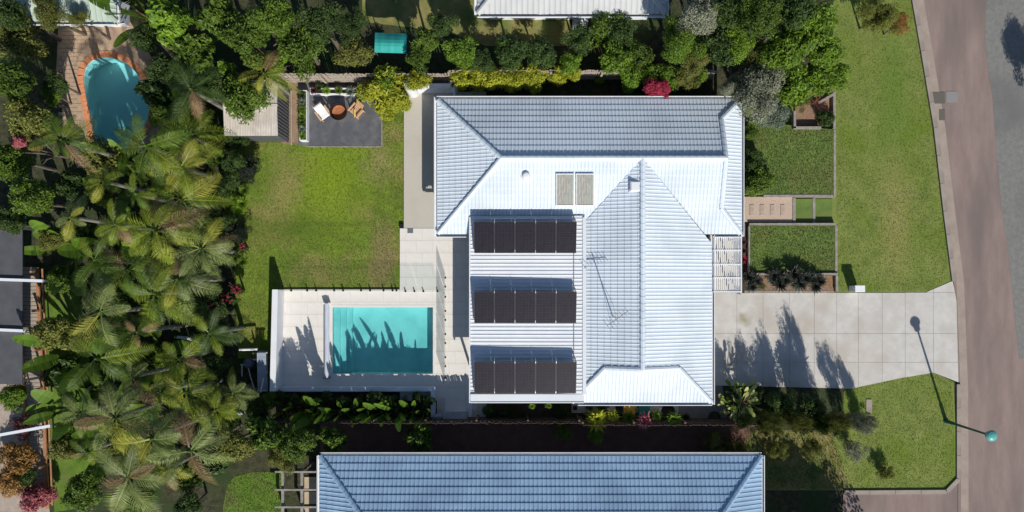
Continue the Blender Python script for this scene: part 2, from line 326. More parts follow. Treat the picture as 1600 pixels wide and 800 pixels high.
# kerb: individual kerb stones along the road edge
kerb = bpy.data.objects.new('kerb', None); COL.objects.link(kerb); kerb['kind'] = 'structure'
def along(pts, step):
    out = []; P3 = [Vector(p) for p in pts]
    for a, b in zip(P3, P3[1:]):
        n = max(1, round((b-a).length/step))
        for i in range(n): out.append((a.lerp(b, i/n), a.lerp(b, (i+1)/n)))
    return out
kp = [P(x,y) for x,y in road_l[:7]]
for a, b in along([(x,y,0) for x,y in kp], 1.2):
    d = (b-a).normalized(); m = MB(); m.bar(a + d*0.008 + Vector((0,0,0.055)), b - d*0.008 + Vector((0,0,0.055)), 0.22, 0.11)
    m.build('kerb_stone', kerb_m, kerb)
for a, b in along([(*P(1497,600),0),(*P(1497,748),0),(*P(1478,768),0),(*P(1318,769),0)], 1.2):
    d = (b-a).normalized(); m = MB(); m.bar(a + d*0.008 + Vector((0,0,0.05)), b - d*0.008 + Vector((0,0,0.05)), 0.2, 0.1)
    m.build('kerb_stone', kerb_m, kerb)
gut = MB(); 
gl = [P(x,y) for x,y in road_l]
for a, b in zip(gl, gl[1:]):
    gut.add([(a[0]+0.12,a[1],0.020),(b[0]+0.12,b[1],0.020),(b[0]+0.5,b[1],0.020),(a[0]+0.5,a[1],0.020)], [(0,1,2,3)])
struct('gutter', gut, mat('pale_gutter', (0.30,0.24,0.20), (0.37,0.30,0.25), 1.5, 0.9, 0.2, 40), up=True)
mh = thing('manhole_cover', 'pale rectangular double inspection cover set in the road', 'manhole cover', (*P(1475,152), 0))
pbox(MB(), 1455, 144, 1476, 162, 0.0, 0.032).build('cover', mat('cover_dark', (0.12,0.11,0.09), None), mh)
pbox(MB(), 1478, 143, 1496, 160, 0.0, 0.030).build('cover', mat('cover_pale', (0.24,0.23,0.22), None), mh)
m = pbox(MB(), 1467, 171, 1476, 188, 0.0, 0.03); tag(m.build('drain_cover', mat('cover_dark', (0,0,0), None)), 'small dark drain cover below the double cover on the road', 'drain cover')
m = pbox(MB(), 1353, 624, 1362, 646, 0.0, 0.05); tag(m.build('water_meter_cover', kerb_m), 'grey concrete meter cover in the corner lawn', 'meter cover')

# driveway slabs
drv = bpy.data.objects.new('driveway', None); COL.objects.link(drv); drv['kind'] = 'structure'
outl = [(1114,457),(1445,457.5),(1488,439),(1494,470),(1497,597),(1458,582),(1400,592),(1330,607),(1114,602)]
MB().sheet([PP(outl)], 0.016).build('joint_bed', joint_mat, drv, up=True)
def clip(mb, planes):
    bm = bmesh.new(); bm.from_mesh(mb.mesh('tmp'))
    for co, no in planes:
        bmesh.ops.bisect_plane(bm, geom=bm.verts[:]+bm.edges[:]+bm.faces[:], plane_co=co, plane_no=no, clear_outer=True)
    o = MB(); bm.verts.index_update(); o.v = [tuple(v.co) for v in bm.verts]; o.f = [tuple(v.index for v in f.verts) for f in bm.faces]; bm.free(); return o
def edge_plane(a, b, inside):
    a = Vector((*a,0)); b = Vector((*b,0)); d = b-a; n = Vector((d.y,-d.x,0)).normalized()
    if n.dot(Vector((*inside,0))-a) > 0: n = -n
    return a, n
xs = [1114,1151,1192,1233,1272,1307,1341,1378,1414,1458,1500]; ys = [436,457,521,566,612]
inside = P(1300,530)
random.seed(5)
for i in range(len(xs)-1):
    for j in range(len(ys)-1):
        if j == 0 and xs[i] < 1414: continue
        if xs[i] >= 1414: pl_pts = ([((1445,457.3),(1488,439))] if j == 0 else []) + [((1488,439),(1494,470)),((1494,470),(1497,597)), (((1458,582),(1497,597)) if xs[i] >= 1458 else ((1400,592),(1458,582)))]
        else: pl_pts = [((1400,592),(1330,607)),((1114,602),(1330,607)),((1114,457.5),(1445,457.5))]
        m = MB(); a = P(xs[i]+0.2, ys[j]+0.2); b = P(xs[i+1]-0.2, ys[j+1]-0.2)
        if xs[i] == 1114: a = (P(1060,0)[0], a[1])
        m.box(a[0], a[1], 0.004, b[0], b[1], 0.03 + random.uniform(0,0.002))
        pls = [edge_plane(P(*p), P(*q), P(1445,520) if xs[i] >= 1414 else inside) for p, q in pl_pts]
        m = clip(m, pls)
        if len(m.f) > 1: m.build('slab', concrete, drv)

# ------------------------------------------------------------------ pool deck, pool
DZ = 0.10
deck = bpy.data.objects.new('pool_deck', None); COL.objects.link(deck); deck['kind'] = 'structure'
outer = [(625,357),(760,357),(760,661),(683,661),(683,612),(430,612),(430,452),(625,452)]
o_, h_ = PP(outer), PP(POOL)
m = MB().sheet([o_, h_], DZ)
n = len(o_); m.add([(x,y,0) for x,y in o_]+[(x,y,DZ) for x,y in o_], [(i,(i+1)%n,(i+1)%n+n,i+n) for i in range(n)])
m.build('paving', joint_mat if False else mat('deck_grout', (0.56,0.52,0.46), None), deck)
# travertine pavers, two sizes of course
px_step = 19.2; rr = random.Random(3); NPV = 0; rest = MB()
row = 0; y = 357
while y < 660:
    x = 430 - (row % 2) * 9.6
    while x < 745:
        x0, x1, y0, y1 = x, x + 25.6, y, y + px_step
        def ok(qx, qy): return ((625 <= qx <= 745 and 357 <= qy <= 661) or (430 <= qx <= 745 and 452 <= qy <= 612))
        x0c = max(x0, 430 if y0 >= 451 else 625); x1c = min(x1, 745); y0c, y1c = y0, min(y1, 661)
        if y0c < 452 and y1c > 452 and x0c >= 600 and x0c < 625: x0c = 625
        if y0c >= 608: x0c = max(x0c, 683)
        parts = [(x0c, y0c, x1c, y1c)]
        cx, cy = (x0c+x1c)/2, (y0c+y1c)/2
        if x1c - x0c > 1 and ok(cx, cy):
            # cut around the pool
            X0, Y0, X1, Y1 = 520, 480, 677, 584
            if x1c > X0 and x0c < X1 and y1c > Y0 and y0c < Y1:
                parts = []
                if y0c < Y0: parts.append((x0c, y0c, x1c, Y0))
                if y1c > Y1: parts.append((x0c, Y1, x1c, y1c))
                ya, yb = max(y0c, Y0), min(y1c, Y1)
                if x0c < X0: parts.append((x0c, ya, X0, yb))
                if x1c > X1: parts.append((X1, ya, x1c, yb))
            for (a0, b0, a1, b1) in parts:
                if a1-a0 < 1.0 or b1-b0 < 1.0: continue
                pa = P(a0+0.12, b0+0.12); pb = P(a1-0.12, b1-0.12)
                zt = DZ + 0.012 + rr.uniform(0, 0.0012)
                if NPV < 290:
                    MB().box(pa[0], pa[1], DZ+0.0005, pb[0], pb[1], zt).build('paver', paver, deck); NPV += 1
                else: rest.box(pa[0], pa[1], DZ+0.0005, pb[0], pb[1], zt)
        x += 25.6
    y += px_step; row += 1
if rest.v: tag(rest.build('paver_rows', paver, deck), kind='stuff')
path = sheet('side_path', [(632,144),(760,144),(760,356.5),(632,356.5)], 0.10, pebble)
pbox(MB(), 631.4, 144, 632.4, 357, 0.0, 0.103).build('path_edging', pebble, path)
m = pbox(MB(), 637, 357.5, 646, 364.5, DZ, DZ+0.02); tag(m.build('drain_grate', grey_metal), 'square grey drain grate at the corner of the pale paving', 'drain grate')
m = pbox(MB(), 624.5, 350, 631, 356.4, 0.0, 0.14); tag(m.build('valve_box', black_m), 'small black valve box at the lawn edge beside the path', 'valve box')

pool = thing('swimming_pool', 'rectangular turquoise swimming pool sunk in the pale travertine deck', 'swimming pool', (*P(598,532), 0))
x0, y1 = P(520,480); x1, y0 = P(677,584); PD = -0.85
m = MB().add([(x0,y0,PD),(x1,y0,PD),(x1,y1,PD),(x0,y1,PD),(x0,y0,DZ-0.002),(x1,y0,DZ-0.002),(x1,y1,DZ-0.002),(x0,y1,DZ-0.002)], [(0,1,2,3),(0,1,5,4),(1,2,6,5),(2,3,7,6),(3,0,4,7)])
m.build('basin', pool_tile, pool)
for k in range(3):
    xa = P(520 + k*8, 0)[0] + (0.002 if k == 0 else 0); xb = P(530 + k*9.5 - 2, 0)[0]
    MB().bev(x0+0.003, y0+0.003, PD+0.002, P(530 + k*8.5,0)[0], y1-0.003, -0.16 - 0.2*k, 0.03).build('step', pool_tile, pool)
wv = MB(); NX, NY = 40, 26; vs = []; fs = []
for j in range(NY+1):
    for i in range(NX+1):
        x = x0+(x1-x0)*i/NX; y = y0+(y1-y0)*j/NY
        vs.append((x, y, DZ-0.13 + 0.004*noise.noise(Vector((x*1.7,y*1.7,0)))))
for j in range(NY):
    for i in range(NX): a = j*(NX+1)+i; fs.append((a,a+1,a+NX+2,a+NX+1))
wv.add(vs, fs).build('water', water_m, pool, smooth=True, up=True)
cp = MB()
pbox(cp, 516.5, 476.5, 680.5, 480.2, DZ, DZ+0.022); pbox(cp, 516.5, 583.8, 680.5, 587.5, DZ, DZ+0.022)
pbox(cp, 516.5, 480.3, 520.2, 583.7, DZ, DZ+0.021); pbox(cp, 676.8, 480.3, 680.5, 583.7, DZ, DZ+0.021)
cp.build('coping', paver, pool)
# neighbour kidney pool
cpx, cpy = P(180,170)
pool2 = thing('kidney_pool', 'curved blue neighbour pool with orange brick edge under palm shade', 'swimming pool', (cpx, cpy, 0))
p2 = PP(POOL2); n = len(p2)
m = MB().add([(x,y,0.03) for x,y in p2]+[(x,y,-1.1) for x,y in p2], [(i,(i+1)%n,(i+1)%n+n,i+n) for i in range(n)] )
m.sheet([p2], -1.1); m.build('basin', pool_tile2, pool2)
MB().sheet([p2], -0.06).build('water', water2_m, pool2, up=True)
cen = Vector((sum(q[0] for q in p2)/n, sum(q[1] for q in p2)/n))
for i in range(n):
    a, b = Vector(p2[i]), Vector(p2[(i+1)%n])
    if P(0,215)[1] > a.y and a.x > P(195,0)[0]: pass
    sub = 1
    for k in range(sub):
        u, v = a.lerp(b, k/sub), a.lerp(b, (k+1)/sub); e = (v-u).normalized()*0.006
        o1 = Vector(( -(b-a).y, (b-a).x)).normalized()
        if o1.dot(u-cen) < 0: o1 = -o1
        w_ = 0.30
        MB().prism([tuple(u+e), tuple(v-e), tuple(v-e+o1*w_), tuple(u+e+o1*w_)], 0.0, 0.055).build('coping_stone', coping_m, pool2)
nbh = struct('neighbour_paving', MB().sheet([PP([(92,28),(200,28),(240,95),(250,170),(246,262),(120,262),(100,190),(88,110)]), p2], 0.012), tan_paving, up=True)
# bricks of the neighbour paving big enough to see
rr = random.Random(8); nb = 0; extra = MB()
yy = 30
while yy < 200:
    xx = 92 + (int((yy-30)/6.5) % 2) * 6
    while xx < 150:
        if not (xx > 118 and yy > 74):
            a = P(xx, yy); b = P(xx+11.4, yy+5.9)
            MB().box(a[0], a[1], 0.013, b[0], b[1], 0.03 + rr.uniform(0, 0.006)).build('brick', tan_paving, nbh)
        xx += 12.2
    yy += 6.6

# walls of the pool area
wl = thing('garden_wall', 'tall white rendered wall closing the left end of the pool deck', 'wall', (*P(436,532), 0))
m = MB(); a, b = P(437.5,452.5), P(433.8,606); m.prism([a, (a[0]+0.24, a[1]), (b[0]+0.24, b[1]), b], 0, 1.28)
m.build('wall', render_white, wl)
m = MB(); m.prism([(a[0]-0.015,a[1]+0.015), (a[0]+0.255, a[1]+0.015), (b[0]+0.255, b[1]-0.0), (b[0]-0.015,b[1])], 1.283, 1.32); m.build('capping', white_paint, wl)
wl2 = thing('low_garden_wall', 'low white wall between the pool deck and the banana plants', 'wall', (*P(560,610), 0))
pbox(MB(), 442, 603, 681, 609, 0, 0.48).build('wall', render_white, wl2)
pbox(MB(), 441.5, 602.6, 681.4, 609.4, 0.482, 0.52).build('capping', white_paint, wl2)
wl3 = thing('low_garden_wall', 'short low white wall running down beside the shaded paving', 'wall', (*P(680,630), 0))
pbox(MB(), 675, 609.6, 681, 646, 0, 0.48).build('wall', render_white, wl3)
pbox(MB(), 674.6, 609.8, 681.4, 646.4, 0.482, 0.52).build('capping', white_paint, wl3)
pn = thing('outdoor_bench', 'grey rendered bench block with folded ends at the shaded foot of the paving', 'bench', (*P(710,650), 0))
m = pbox(MB(), 695, 641, 729, 651, DZ+0.014, 0.52); m.build('base', render_white, pn)
pbox(MB(), 693.5, 640, 730.5, 652, 0.523, 0.58).build('seat', mat('grey_bench_top', (0.42,0.42,0.44), (0.5,0.5,0.52), 2), pn)
m = MB(); a = P(706,644,0.7); m.tube([(a[0],a[1],0.58),(a[0],a[1],0.95),(a[0]+0.08,a[1]+0.12,1.02)], 0.02); m.build('tap', steel, pn)
m = pbox(MB(), 731.2, 612, 738, 650, DZ+0.014, 0.30); tag(m.build('plinth', render_white), 'white rendered plinth between shaded paving and the house corner', 'plinth')
m = pbox(MB(), 674, 647, 692, 657, 0.0, 0.38); tag(m.build('step_block', render_white), 'low pale step block below the short wall', 'step')
m = pbox(MB(), 685, 622, 696, 642, DZ+0.014, DZ+0.045); tag(m.build('sun_patch', mat('sun_patch_tone', (0.55,0.5,0.42), (0.62,0.58,0.5), 4)), 'pale slab imitating a patch of sun on the shaded paving beside the low wall', 'sun patch')  # thin pale slab imitates a small patch of sunlight by its colour
m = MB(); rx = thing('pool_roller', 'long white pool cover roller with end brackets left of the water', 'pool roller', (*P(509,532), 0))
a = P(511,474,0.3); b = P(511,590,0.3)
MB().tube([(a[0],a[1],0.34),(b[0],b[1],0.34)], 0.12, 12).build('rolled_cover', mat('cover_fabric', (0.46,0.50,0.58), (0.60,0.63,0.70), 5, stretch=(6,0.3,1)), rx)
for q in (474, 590):
    c = P(511, q, 0.2); MB().box(c[0]-0.16, c[1]-0.04, DZ+0.014, c[0]+0.16, c[1]+0.04, 0.40).build('bracket', grey_metal if q == 590 else white_paint, rx)
# glass pool fence
def glass_run(name, label, ends, vertical, fixed, top=1.25):
    cx = sum(e[0]+e[1] for e in ends)/(2*len(ends)); loc = P(fixed, cx) if vertical else P(cx, fixed)
    t = thing(name, label, 'glass fence', (*loc, 0), 'frameless glass pool fences')
    for e0, e1 in ends:
        m = MB()
        if vertical: a = P(fixed, e0); b = P(fixed, e1); m.box(a[0]-0.006, a[1], DZ+0.08, a[0]+0.006, b[1], top)
        else: a = P(e0, fixed); b = P(e1, fixed); m.box(a[0], a[1]-0.006, DZ+0.08, b[0], a[1]+0.006, top)
        m.build('glass_panel', glass_m, t)
        for q in (e0+6, e1-6):
            c = P(fixed, q) if vertical else P(q, fixed)
            MB().lathe([(0,0.0),(0.05,0.0),(0.05,0.02),(0.028,0.025),(0.028,0.16),(0,0.16)], (c[0],c[1],DZ+0.012), 10).build('spigot', black_m, t)
glass_run('glass_fence', 'clear glass panels on short black spigots along the lawn edge of the deck', [(450,487),(489,529),(531,571),(573,606),(608,626)], False, 454)
glass_run('glass_fence', 'clear glass panels crossing the paving beside the pool gate', [(628,654),(656,690)], False, 455)
glass_run('glass_fence', 'clear glass panels standing between the pool and the house', [(428,454),(458,492),(494,528),(530,564),(566,596)], True, 696)

# ------------------------------------------------------------------ tiled roofs
def tiles(regions, eave_pt, down, z0, pitch, roll=0.165, course=0.29, amp=0.014, step=0.026):
    """height field of roof tiles over convex plan regions; eave_pt on the eave line, down = unit plan vector down the slope"""
    d = Vector((*down,)).normalized(); a = Vector((-d.y, d.x)); e = Vector(eave_pt); out = MB()
    for reg in regions:
        pts = [Vector(p) for p in reg]
        us = [(p-e).dot(a) for p in pts]; vs_ = [-(p-e).dot(d) for p in pts]
        u0, u1 = math.floor(min(us)/roll)*roll, max(us)+roll; NU = int((u1-u0)/roll)*5+5
        k0 = math.floor(min(vs_)/course); k1 = math.ceil(max(vs_)/course)
        rows = []
        for k in range(k0, k1): rows += [(k*course, step), ((k+1)*course-0.0005, 0.0)]
        V = []; Fc = []
        for v, o in rows:
            for i in range(NU+1):
                u = u0 + i*roll/5; q = e + a*u - d*v; ph = (u/roll) % 1.0
                rz = amp*(1.5*max(0.0, math.cos(2*PI*ph))**1.6 - 0.2)
                V.append((q.x, q.y, z0 + pitch*v + o + rz))
        for r in range(len(rows)-1):
            for i in range(NU): b = r*(NU+1)+i; Fc.append((b,b+1,b+NU+2,b+NU+1))
        m = MB().add(V, Fc); c = sum(pts, Vector((0,0)))/len(pts)
        pl = [edge_plane(tuple(pts[i]), tuple(pts[(i+1)%len(pts)]), tuple(c)) for i in range(len(pts))]
        m = clip(m, pl); out.add(m.v, m.f)
    return out
def caps(pts, w=0.24, seg=0.33, rise=0.07):
    m = MB()
    for a, b in zip(pts, pts[1:]):
        a = Vector(a); b = Vector(b); L = (b-a).length; n = max(1, round(L/seg)); d = (b-a).normalized()
        sx = Vector((-d.y, d.x, 0)).normalized()
        for i in range(n):
            p = a + (b-a)*(i/n); q = a + (b-a)*((i+1)/n + 0.012/L*1.0); V = []
            for c, k in ((p, 1.12), (q, 0.94)):
                for s_, z_ in ((-1,-0.035),(-0.72,0.55),(0,1),(0.72,0.55),(1,-0.035)): V.append(c + sx*s_*w/2*k + Vector((0,0,max(z_,-1)*rise*k if z_ > 0 else -0.05)))
            m.add(V, [(0,1,6,5),(1,2,7,6),(2,3,8,7),(3,4,9,8),(0,1,2,3,4)])
    return m
def roof_plane_z(eave_z, pitch, dist): return eave_z + pitch*dist

EZ = 2.1
house = thing('main_house', 'white single storey house with pale blue tiled hip roofs and dutch gables', 'house', (*P(920,390), 0))
# wing A runs along the top of the picture, wing B comes towards the bottom
Atop = P(0,155,EZ)[1]; Abot = P(0,366,EZ)[1]; Al = P(683,0,EZ)[0]; Ar = P(1158,0,EZ)[0]; RZ = 3.42
Ary = P(0,247,RZ)[1]; Arx0 = P(783,0,RZ)[0]
pT = (RZ-EZ)/(Atop-Ary); pB = (RZ-EZ)/(Ary-Abot); pL = (RZ-EZ)/(Arx0-Al)
gx = P(1127.5,0,2.6)[0]                          # plane of the small gable
skA = Ar-gx; pR = 0.45; gzA = EZ + pR*skA        # height where the skirt meets the gable
gyt = Atop - (gzA-EZ)/pT; gyb = Abot + (gzA-EZ)/pB
roofp = bpy.data.objects.new('roof', None); COL.objects.link(roofp); roofp.parent = house
def rpart(mb, name='roof_tiles', m=roof_white):
    o = mb.build(name, m, roofp); o['kind'] = 'stuff'; return o
rpart(tiles([[(Al,Atop),(Arx0,Ary),(gx,Ary),(gx,Atop)], [(gx,Atop),(gx,gyt),(Ar,Atop)]], (0,Atop), (0,1), EZ, pT))
rpart(tiles([[(Al,Abot),(Arx0,Ary),(gx,Ary),(gx,Abot)], [(gx,Abot),(gx,gyb),(Ar,Abot)]], (0,Abot), (0,-1), EZ, pB))
rpart(tiles([[(Al,Atop),(Arx0,Ary),(Al,Abot)]], (Al,0), (-1,0), EZ, pL))
rpart(tiles([[(gx,gyt),(Ar,Atop),(Ar,Abot),(gx,gyb)]], (Ar,0), (1,0), EZ, pR))
# gable wall of wing A
MB().add([(gx-0.06,gyt,gzA-0.1),(gx-0.06,gyb,gzA-0.1),(gx-0.06,Ary,RZ-0.03)], [(0,1,2)]).build('gable_wall', white_paint, house)
Br = P(1112,0,EZ)[0]; Brx = P(1004,0,RZ)[0]; Bl = P(893,0,EZ)[0]; Bbot = P(0,629,EZ)[1]
gzB = 2.74; gyB = P(0,575,gzB)[1]; qR = (RZ-EZ)/(Br-Brx); qL = (RZ-EZ)/(Brx-Bl); qS = (gzB-EZ)/(gyB-Bbot)
gxr = Br-(gzB-EZ)/qR; gxl = Bl+(gzB-EZ)/qL
rpart(tiles([[(Brx,Ary),(Br,Ary-0.2-(Br-Brx)*1.05),(Br,gyB),(Brx,gyB)], [(Br,gyB),(gxr,gyB),(Br,Bbot)]], (Br,0), (1,0), EZ+0.004, qR))
rpart(tiles([[(Brx,Ary),(Bl,Ary-0.2-(Brx-Bl)*1.05),(Bl,gyB),(Brx,gyB)], [(Bl,gyB),(gxl,gyB),(Bl,Bbot)]], (Bl,0), (-1,0), EZ+0.004, qL))
rpart(tiles([[(gxl,gyB),(Bl,Bbot),(Br,Bbot),(gxr,gyB)]], (0,Bbot), (0,-1), EZ, qS))
MB().add([(gxl,gyB+0.08,gzB-0.1),(gxr,gyB+0.08,gzB-0.1),(Brx,gyB+0.08,RZ-0.03)], [(0,1,2)]).build('gable_wall', white_paint, house)
zc = 0.035
cp = caps([(Al+0.03,Atop-0.03,EZ+zc),(Arx0,Ary,RZ+zc)]); c2 = caps([(Al+0.03,Abot+0.03,EZ+zc),(Arx0,Ary,RZ+zc)], w=0.2); cp.add(c2.v, c2.f)
for seq in ([(Arx0,Ary,RZ+zc),(gx,Ary,RZ+zc)], [(gx,gyt,gzA+zc),(gx,Ary,RZ+zc)], [(gx,gyb,gzA+zc),(gx,Ary,RZ+zc)], [(Ar-0.02,Atop-0.02,EZ+zc),(gx,gyt,gzA+zc)], [(Ar-0.02,Abot+0.02,EZ+zc),(gx,gyb,gzA+zc)],
            [(Brx,Ary,RZ+zc),(Brx,gyB,RZ+zc)], [(gxl,gyB,gzB+zc),(Brx,gyB,RZ+zc)], [(gxr,gyB,gzB+zc),(Brx,gyB,RZ+zc)], [(Bl,Bbot+0.02,EZ+zc),(gxl,gyB,gzB+zc)], [(Br-0.02,Bbot+0.02,EZ+zc),(gxr,gyB,gzB+zc)]):
    c2 = caps(seq); cp.add(c2.v, c2.f)
rpart(cp, 'ridge_caps')
def gutter(a, b, out, z=EZ, w=0.13, parent=house):
    a = Vector((*a, z)); b = Vector((*b, z)); o = Vector((*out, 0)); m = MB()
    m.bar(a+o*w+Vector((0,0,-0.05)), b+o*w+Vector((0,0,-0.05)), 0.03, 0.13)
    m.bar(a+o*(w/2-0.012)+Vector((0,0,-0.11)), b+o*(w/2-0.012)+Vector((0,0,-0.11)), w+0.0, 0.012)
    m.build('gutter', white_paint, parent)
gutter((Al-0.02,Atop),(Ar+0.02,Atop),(0,1)); gutter((Al,Atop+0.1),(Al,Abot-0.1),(-1,0)); gutter((Ar,Atop+0.1),(Ar,Abot-0.1),(1,0))
gutter((Al-0.02,Abot),(P(733,0,EZ)[0],Abot),(0,-1)); gutter((Br+0.12,Abot),(Ar+0.02,Abot),(0,-1))
gutter((Br,Abot-0.02),(Br,Bbot-0.1),(1,0)); gutter((Bl+0.3,Bbot),(Br+0.02,Bbot),(0,-1))
# walls, windows and doors under the eaves
ins = 0.5
def wallbox(name, x0, y0, x1, y1, z1=EZ-0.02): return MB().box(x0, y0, 0, x1, y1, z1).build(name, render_white, house)
wallbox('wall', Al+ins, Abot+ins, Ar-ins, Atop-ins)
wallbox('wall', Bl+ins+0.3, Bbot+ins, Br-ins, Abot+ins-0.003)
def window(cx, cy, axis, wdt=1.4, z0=0.8, z1=1.9, name='window'):
    m = MB(); f = MB()
    if axis == 'x':
        f.box(cx-wdt/2, cy-0.03, z0, cx+wdt/2, cy+0.03, z1); w_ = f.build(name, white_paint, house)
        for s_ in (-1, 1): MB().box(cx+s_*wdt/4-wdt/4+0.05, cy-0.036, z0+0.06, cx+s_*wdt/4+wdt/4-0.05, cy+0.036, z1-0.06).build('pane', window_glass, w_)
    else:
        f.box(cx-0.03, cy-wdt/2, z0, cx+0.03, cy+wdt/2, z1); w_ = f.build(name, white_paint, house)
        for s_ in (-1, 1): MB().box(cx-0.036, cy+s_*wdt/4-wdt/4+0.05, z0+0.06, cx+0.036, cy+s_*wdt/4+wdt/4-0.05, z1-0.06).build('pane', window_glass, w_)
for px in (740,830,930,1030,1110): window(P(px,0,EZ)[0], Atop-ins, 'x')
for py in (210,300): window(Al+ins, P(0,py,EZ)[1], 'y'); window(Ar-ins, P(0,py,EZ)[1], 'y')
window(P(709,0,EZ)[0], Abot+ins, 'x', 1.2, 0.1, 1.95, 'door')
for px in (960,1060): window(P(px,0,EZ)[0], Bbot+ins, 'x')
window(Br-ins, P(0,420,EZ)[1], 'y', 1.0, 0.1, 1.95, 'door')
# garage door facing the drive
gd = MB().box(Br-ins-0.02, P(0,600,EZ)[1], 0.03, Br-ins+0.04, P(0,480,EZ)[1], 1.95).build('garage_door', white_paint, house)
for k in range(4):
    MB().box(Br-ins+0.04, P(0,598,EZ)[1], 0.08+k*0.47, Br-ins+0.06, P(0,482,EZ)[1], 0.50+k*0.47).build('door_panel', sheet_white, gd)

# ------------------------------------------------------------------ patio roof with ribs running across
PZ = 2.56
pat = bpy.data.objects.new('patio_roof', None); COL.objects.link(pat); pat.parent = house
x0 = P(735,0,PZ)[0]; x1 = P(911,0,PZ)[0]; yt = P(0,337,PZ)[1]; yb = P(0,616,PZ)[1]
def patz(x): return PZ-0.10 + 0.10*(x-x0)/(x1-x0)
V = []; Fc = []; ys_ = []
per = 0.172; y = yb
while y < yt:
    for f_, hz in ((0,0),(0.60,0),(0.68,0.028),(0.84,0.028),(0.92,0)):
        if y+f_*per < yt: ys_.append((y+f_*per, hz))
    y += per
ys_.append((yt,0)); nx = 3
for y, hz in ys_:
    for i in range(nx): x = x0+(x1-x0)*i/(nx-1); V.append((x,y,patz(x)+hz))
for j in range(len(ys_)-1):
    for i in range(nx-1): a = j*nx+i; Fc.append((a,a+1,a+nx+1,a+nx))
tag(MB().add(V, Fc).build('roof_sheet', sheet_white, pat), kind='stuff')
MB().box(x0, yb-0.36, PZ-0.12, x1+0.05, yb-0.002, PZ+0.012).build('front_beam', sheet_white, pat)
MB().box(x0, yb-0.40, PZ-0.11, x1+0.05, yb-0.362, PZ+0.045).build('front_lip', white_paint, pat)
MB().box(x0-0.06, yb-0.40, PZ-0.22, x0-0.003, P(0,339,PZ)[1], PZ-0.04).build('side_beam', white_paint, pat)
xs_ = P(896,0,PZ)[0]; MB().box(xs_, yb, patz(xs_)+0.03, xs_+0.03, yt, patz(xs_)+0.04).build('seam_strip', grey_metal, pat)
MB().box(x1-0.02, yb-0.002, PZ+0.03, x1+0.14, P(0,340,PZ)[1], PZ+0.055).build('flashing', sheet_white, pat)
for py in (345,480,610): c = P(739,py,0); X = x0+0.15; Y = P(0,py,PZ)[1]; MB().box(X-0.05, Y-0.05, DZ, X+0.05, Y+0.05, PZ-0.13).build('post', white_paint, pat)

# solar arrays
def solar(label, py_top, py_bot, xl=739, xr=901):
    zb, zt = PZ+0.10, PZ+0.50
    xl_, xr_ = P(xl+1.5,0,zt-0.2)[0], P(xr,0,zt-0.2)[0]; yb_ = P(0,py_bot,zb)[1]; yt_ = P(0,py_top,zt)[1]
    t = thing('solar_array', label, 'solar panels', ((xl_+xr_)/2, (yb_+yt_)/2, PZ), 'tilted solar arrays on the patio roof')
    n = 5; wd = (xr_-xl_)/n; sl = Vector((0, yt_-yb_, zt-zb)); L = sl.length; sd_ = sl.normalized(); up = Vector((0,-sd_.z,sd_.y))
    for k in range(n):
        o = Vector((xl_+k*wd+0.008, yb_, zb)); X = Vector((wd-0.016,0,0))
        def slab_(a0, a1, b0, b1, t0, t1):
            c = [o+X*a+sd_*L*b+up*tt for tt in (t0,t1) for a, b in ((a0,b0),(a1,b0),(a1,b1),(a0,b1))]
            return (c, [(0,3,2,1),(4,5,6,7),(0,1,5,4),(1,2,6,5),(2,3,7,6),(3,0,4,7)])
        pnl = MB().add(*slab_(0,1,0,1,-0.035,0.0)).build('solar_panel', pv_frame, t)
        MB().add(*slab_(0.02,0.98,0.012,0.988,0.001,0.004)).build('glass', pv_m, pnl)
        cl = MB()                                             # fine busbar lines raised a hair above the glass
        for q in range(1, 12): cl.add(*slab_(0.03,0.97,q/12-0.0012,q/12+0.0012,0.0045,0.0055))
        for q in range(1, 6): cl.add(*slab_(q/6-0.0015,q/6+0.0015,0.02,0.98,0.0058,0.0066))
        tag(cl.build('cell_lines', mat('cell_line', (0.05,0.045,0.055), None, rough=0.5), pnl), kind='stuff')
        if k:
            for b in (0.03, 0.99):
                q = o - Vector((0.008,0,0)) + sd_*L*b + up*0.006
                MB().bar(q-sd_*0.05, q+sd_*0.04, 0.022, 0.012).build('clamp', steel, t)
        q = o - Vector((0.008,0,0))*1
        if k:
            m = MB(); m.bar(q+sd_*L*0.99-up*0.05, (q.x, yt_+0.14, patz(q.x)+0.03), 0.05, 0.03); m.build('strut', white_paint, t)
    for b in (0.22, 0.8):
        q = Vector((xl_, yb_, zb)) + sd_*L*b - up*0.06
        MB().bar(q, q+Vector((xr_-xl_,0,0)), 0.045, 0.045).build('rail', steel, t)
    for xq in (xl_+0.02, xr_-0.02, (xl_+xr_)/2):
        MB().bar((xq, yb_+0.1, patz(xq)+0.03), (xq, yt_+0.1, patz(xq)+0.03), 0.04, 0.03).build('foot_rail', white_paint, t)
        MB().bar((xq, yt_-0.02, patz(xq)+0.03), (xq, yt_-0.02, zt-0.05), 0.04, 0.04).build('rear_leg', white_paint, t)
solar('five dark solar panels nearest the tiled wing of the house', 346.5, 395.5)
solar('middle row of five dark solar panels on the white patio roof', 456, 504.5)
solar('five dark solar panels nearest the outer edge of the patio roof', 565.5, 614.5)
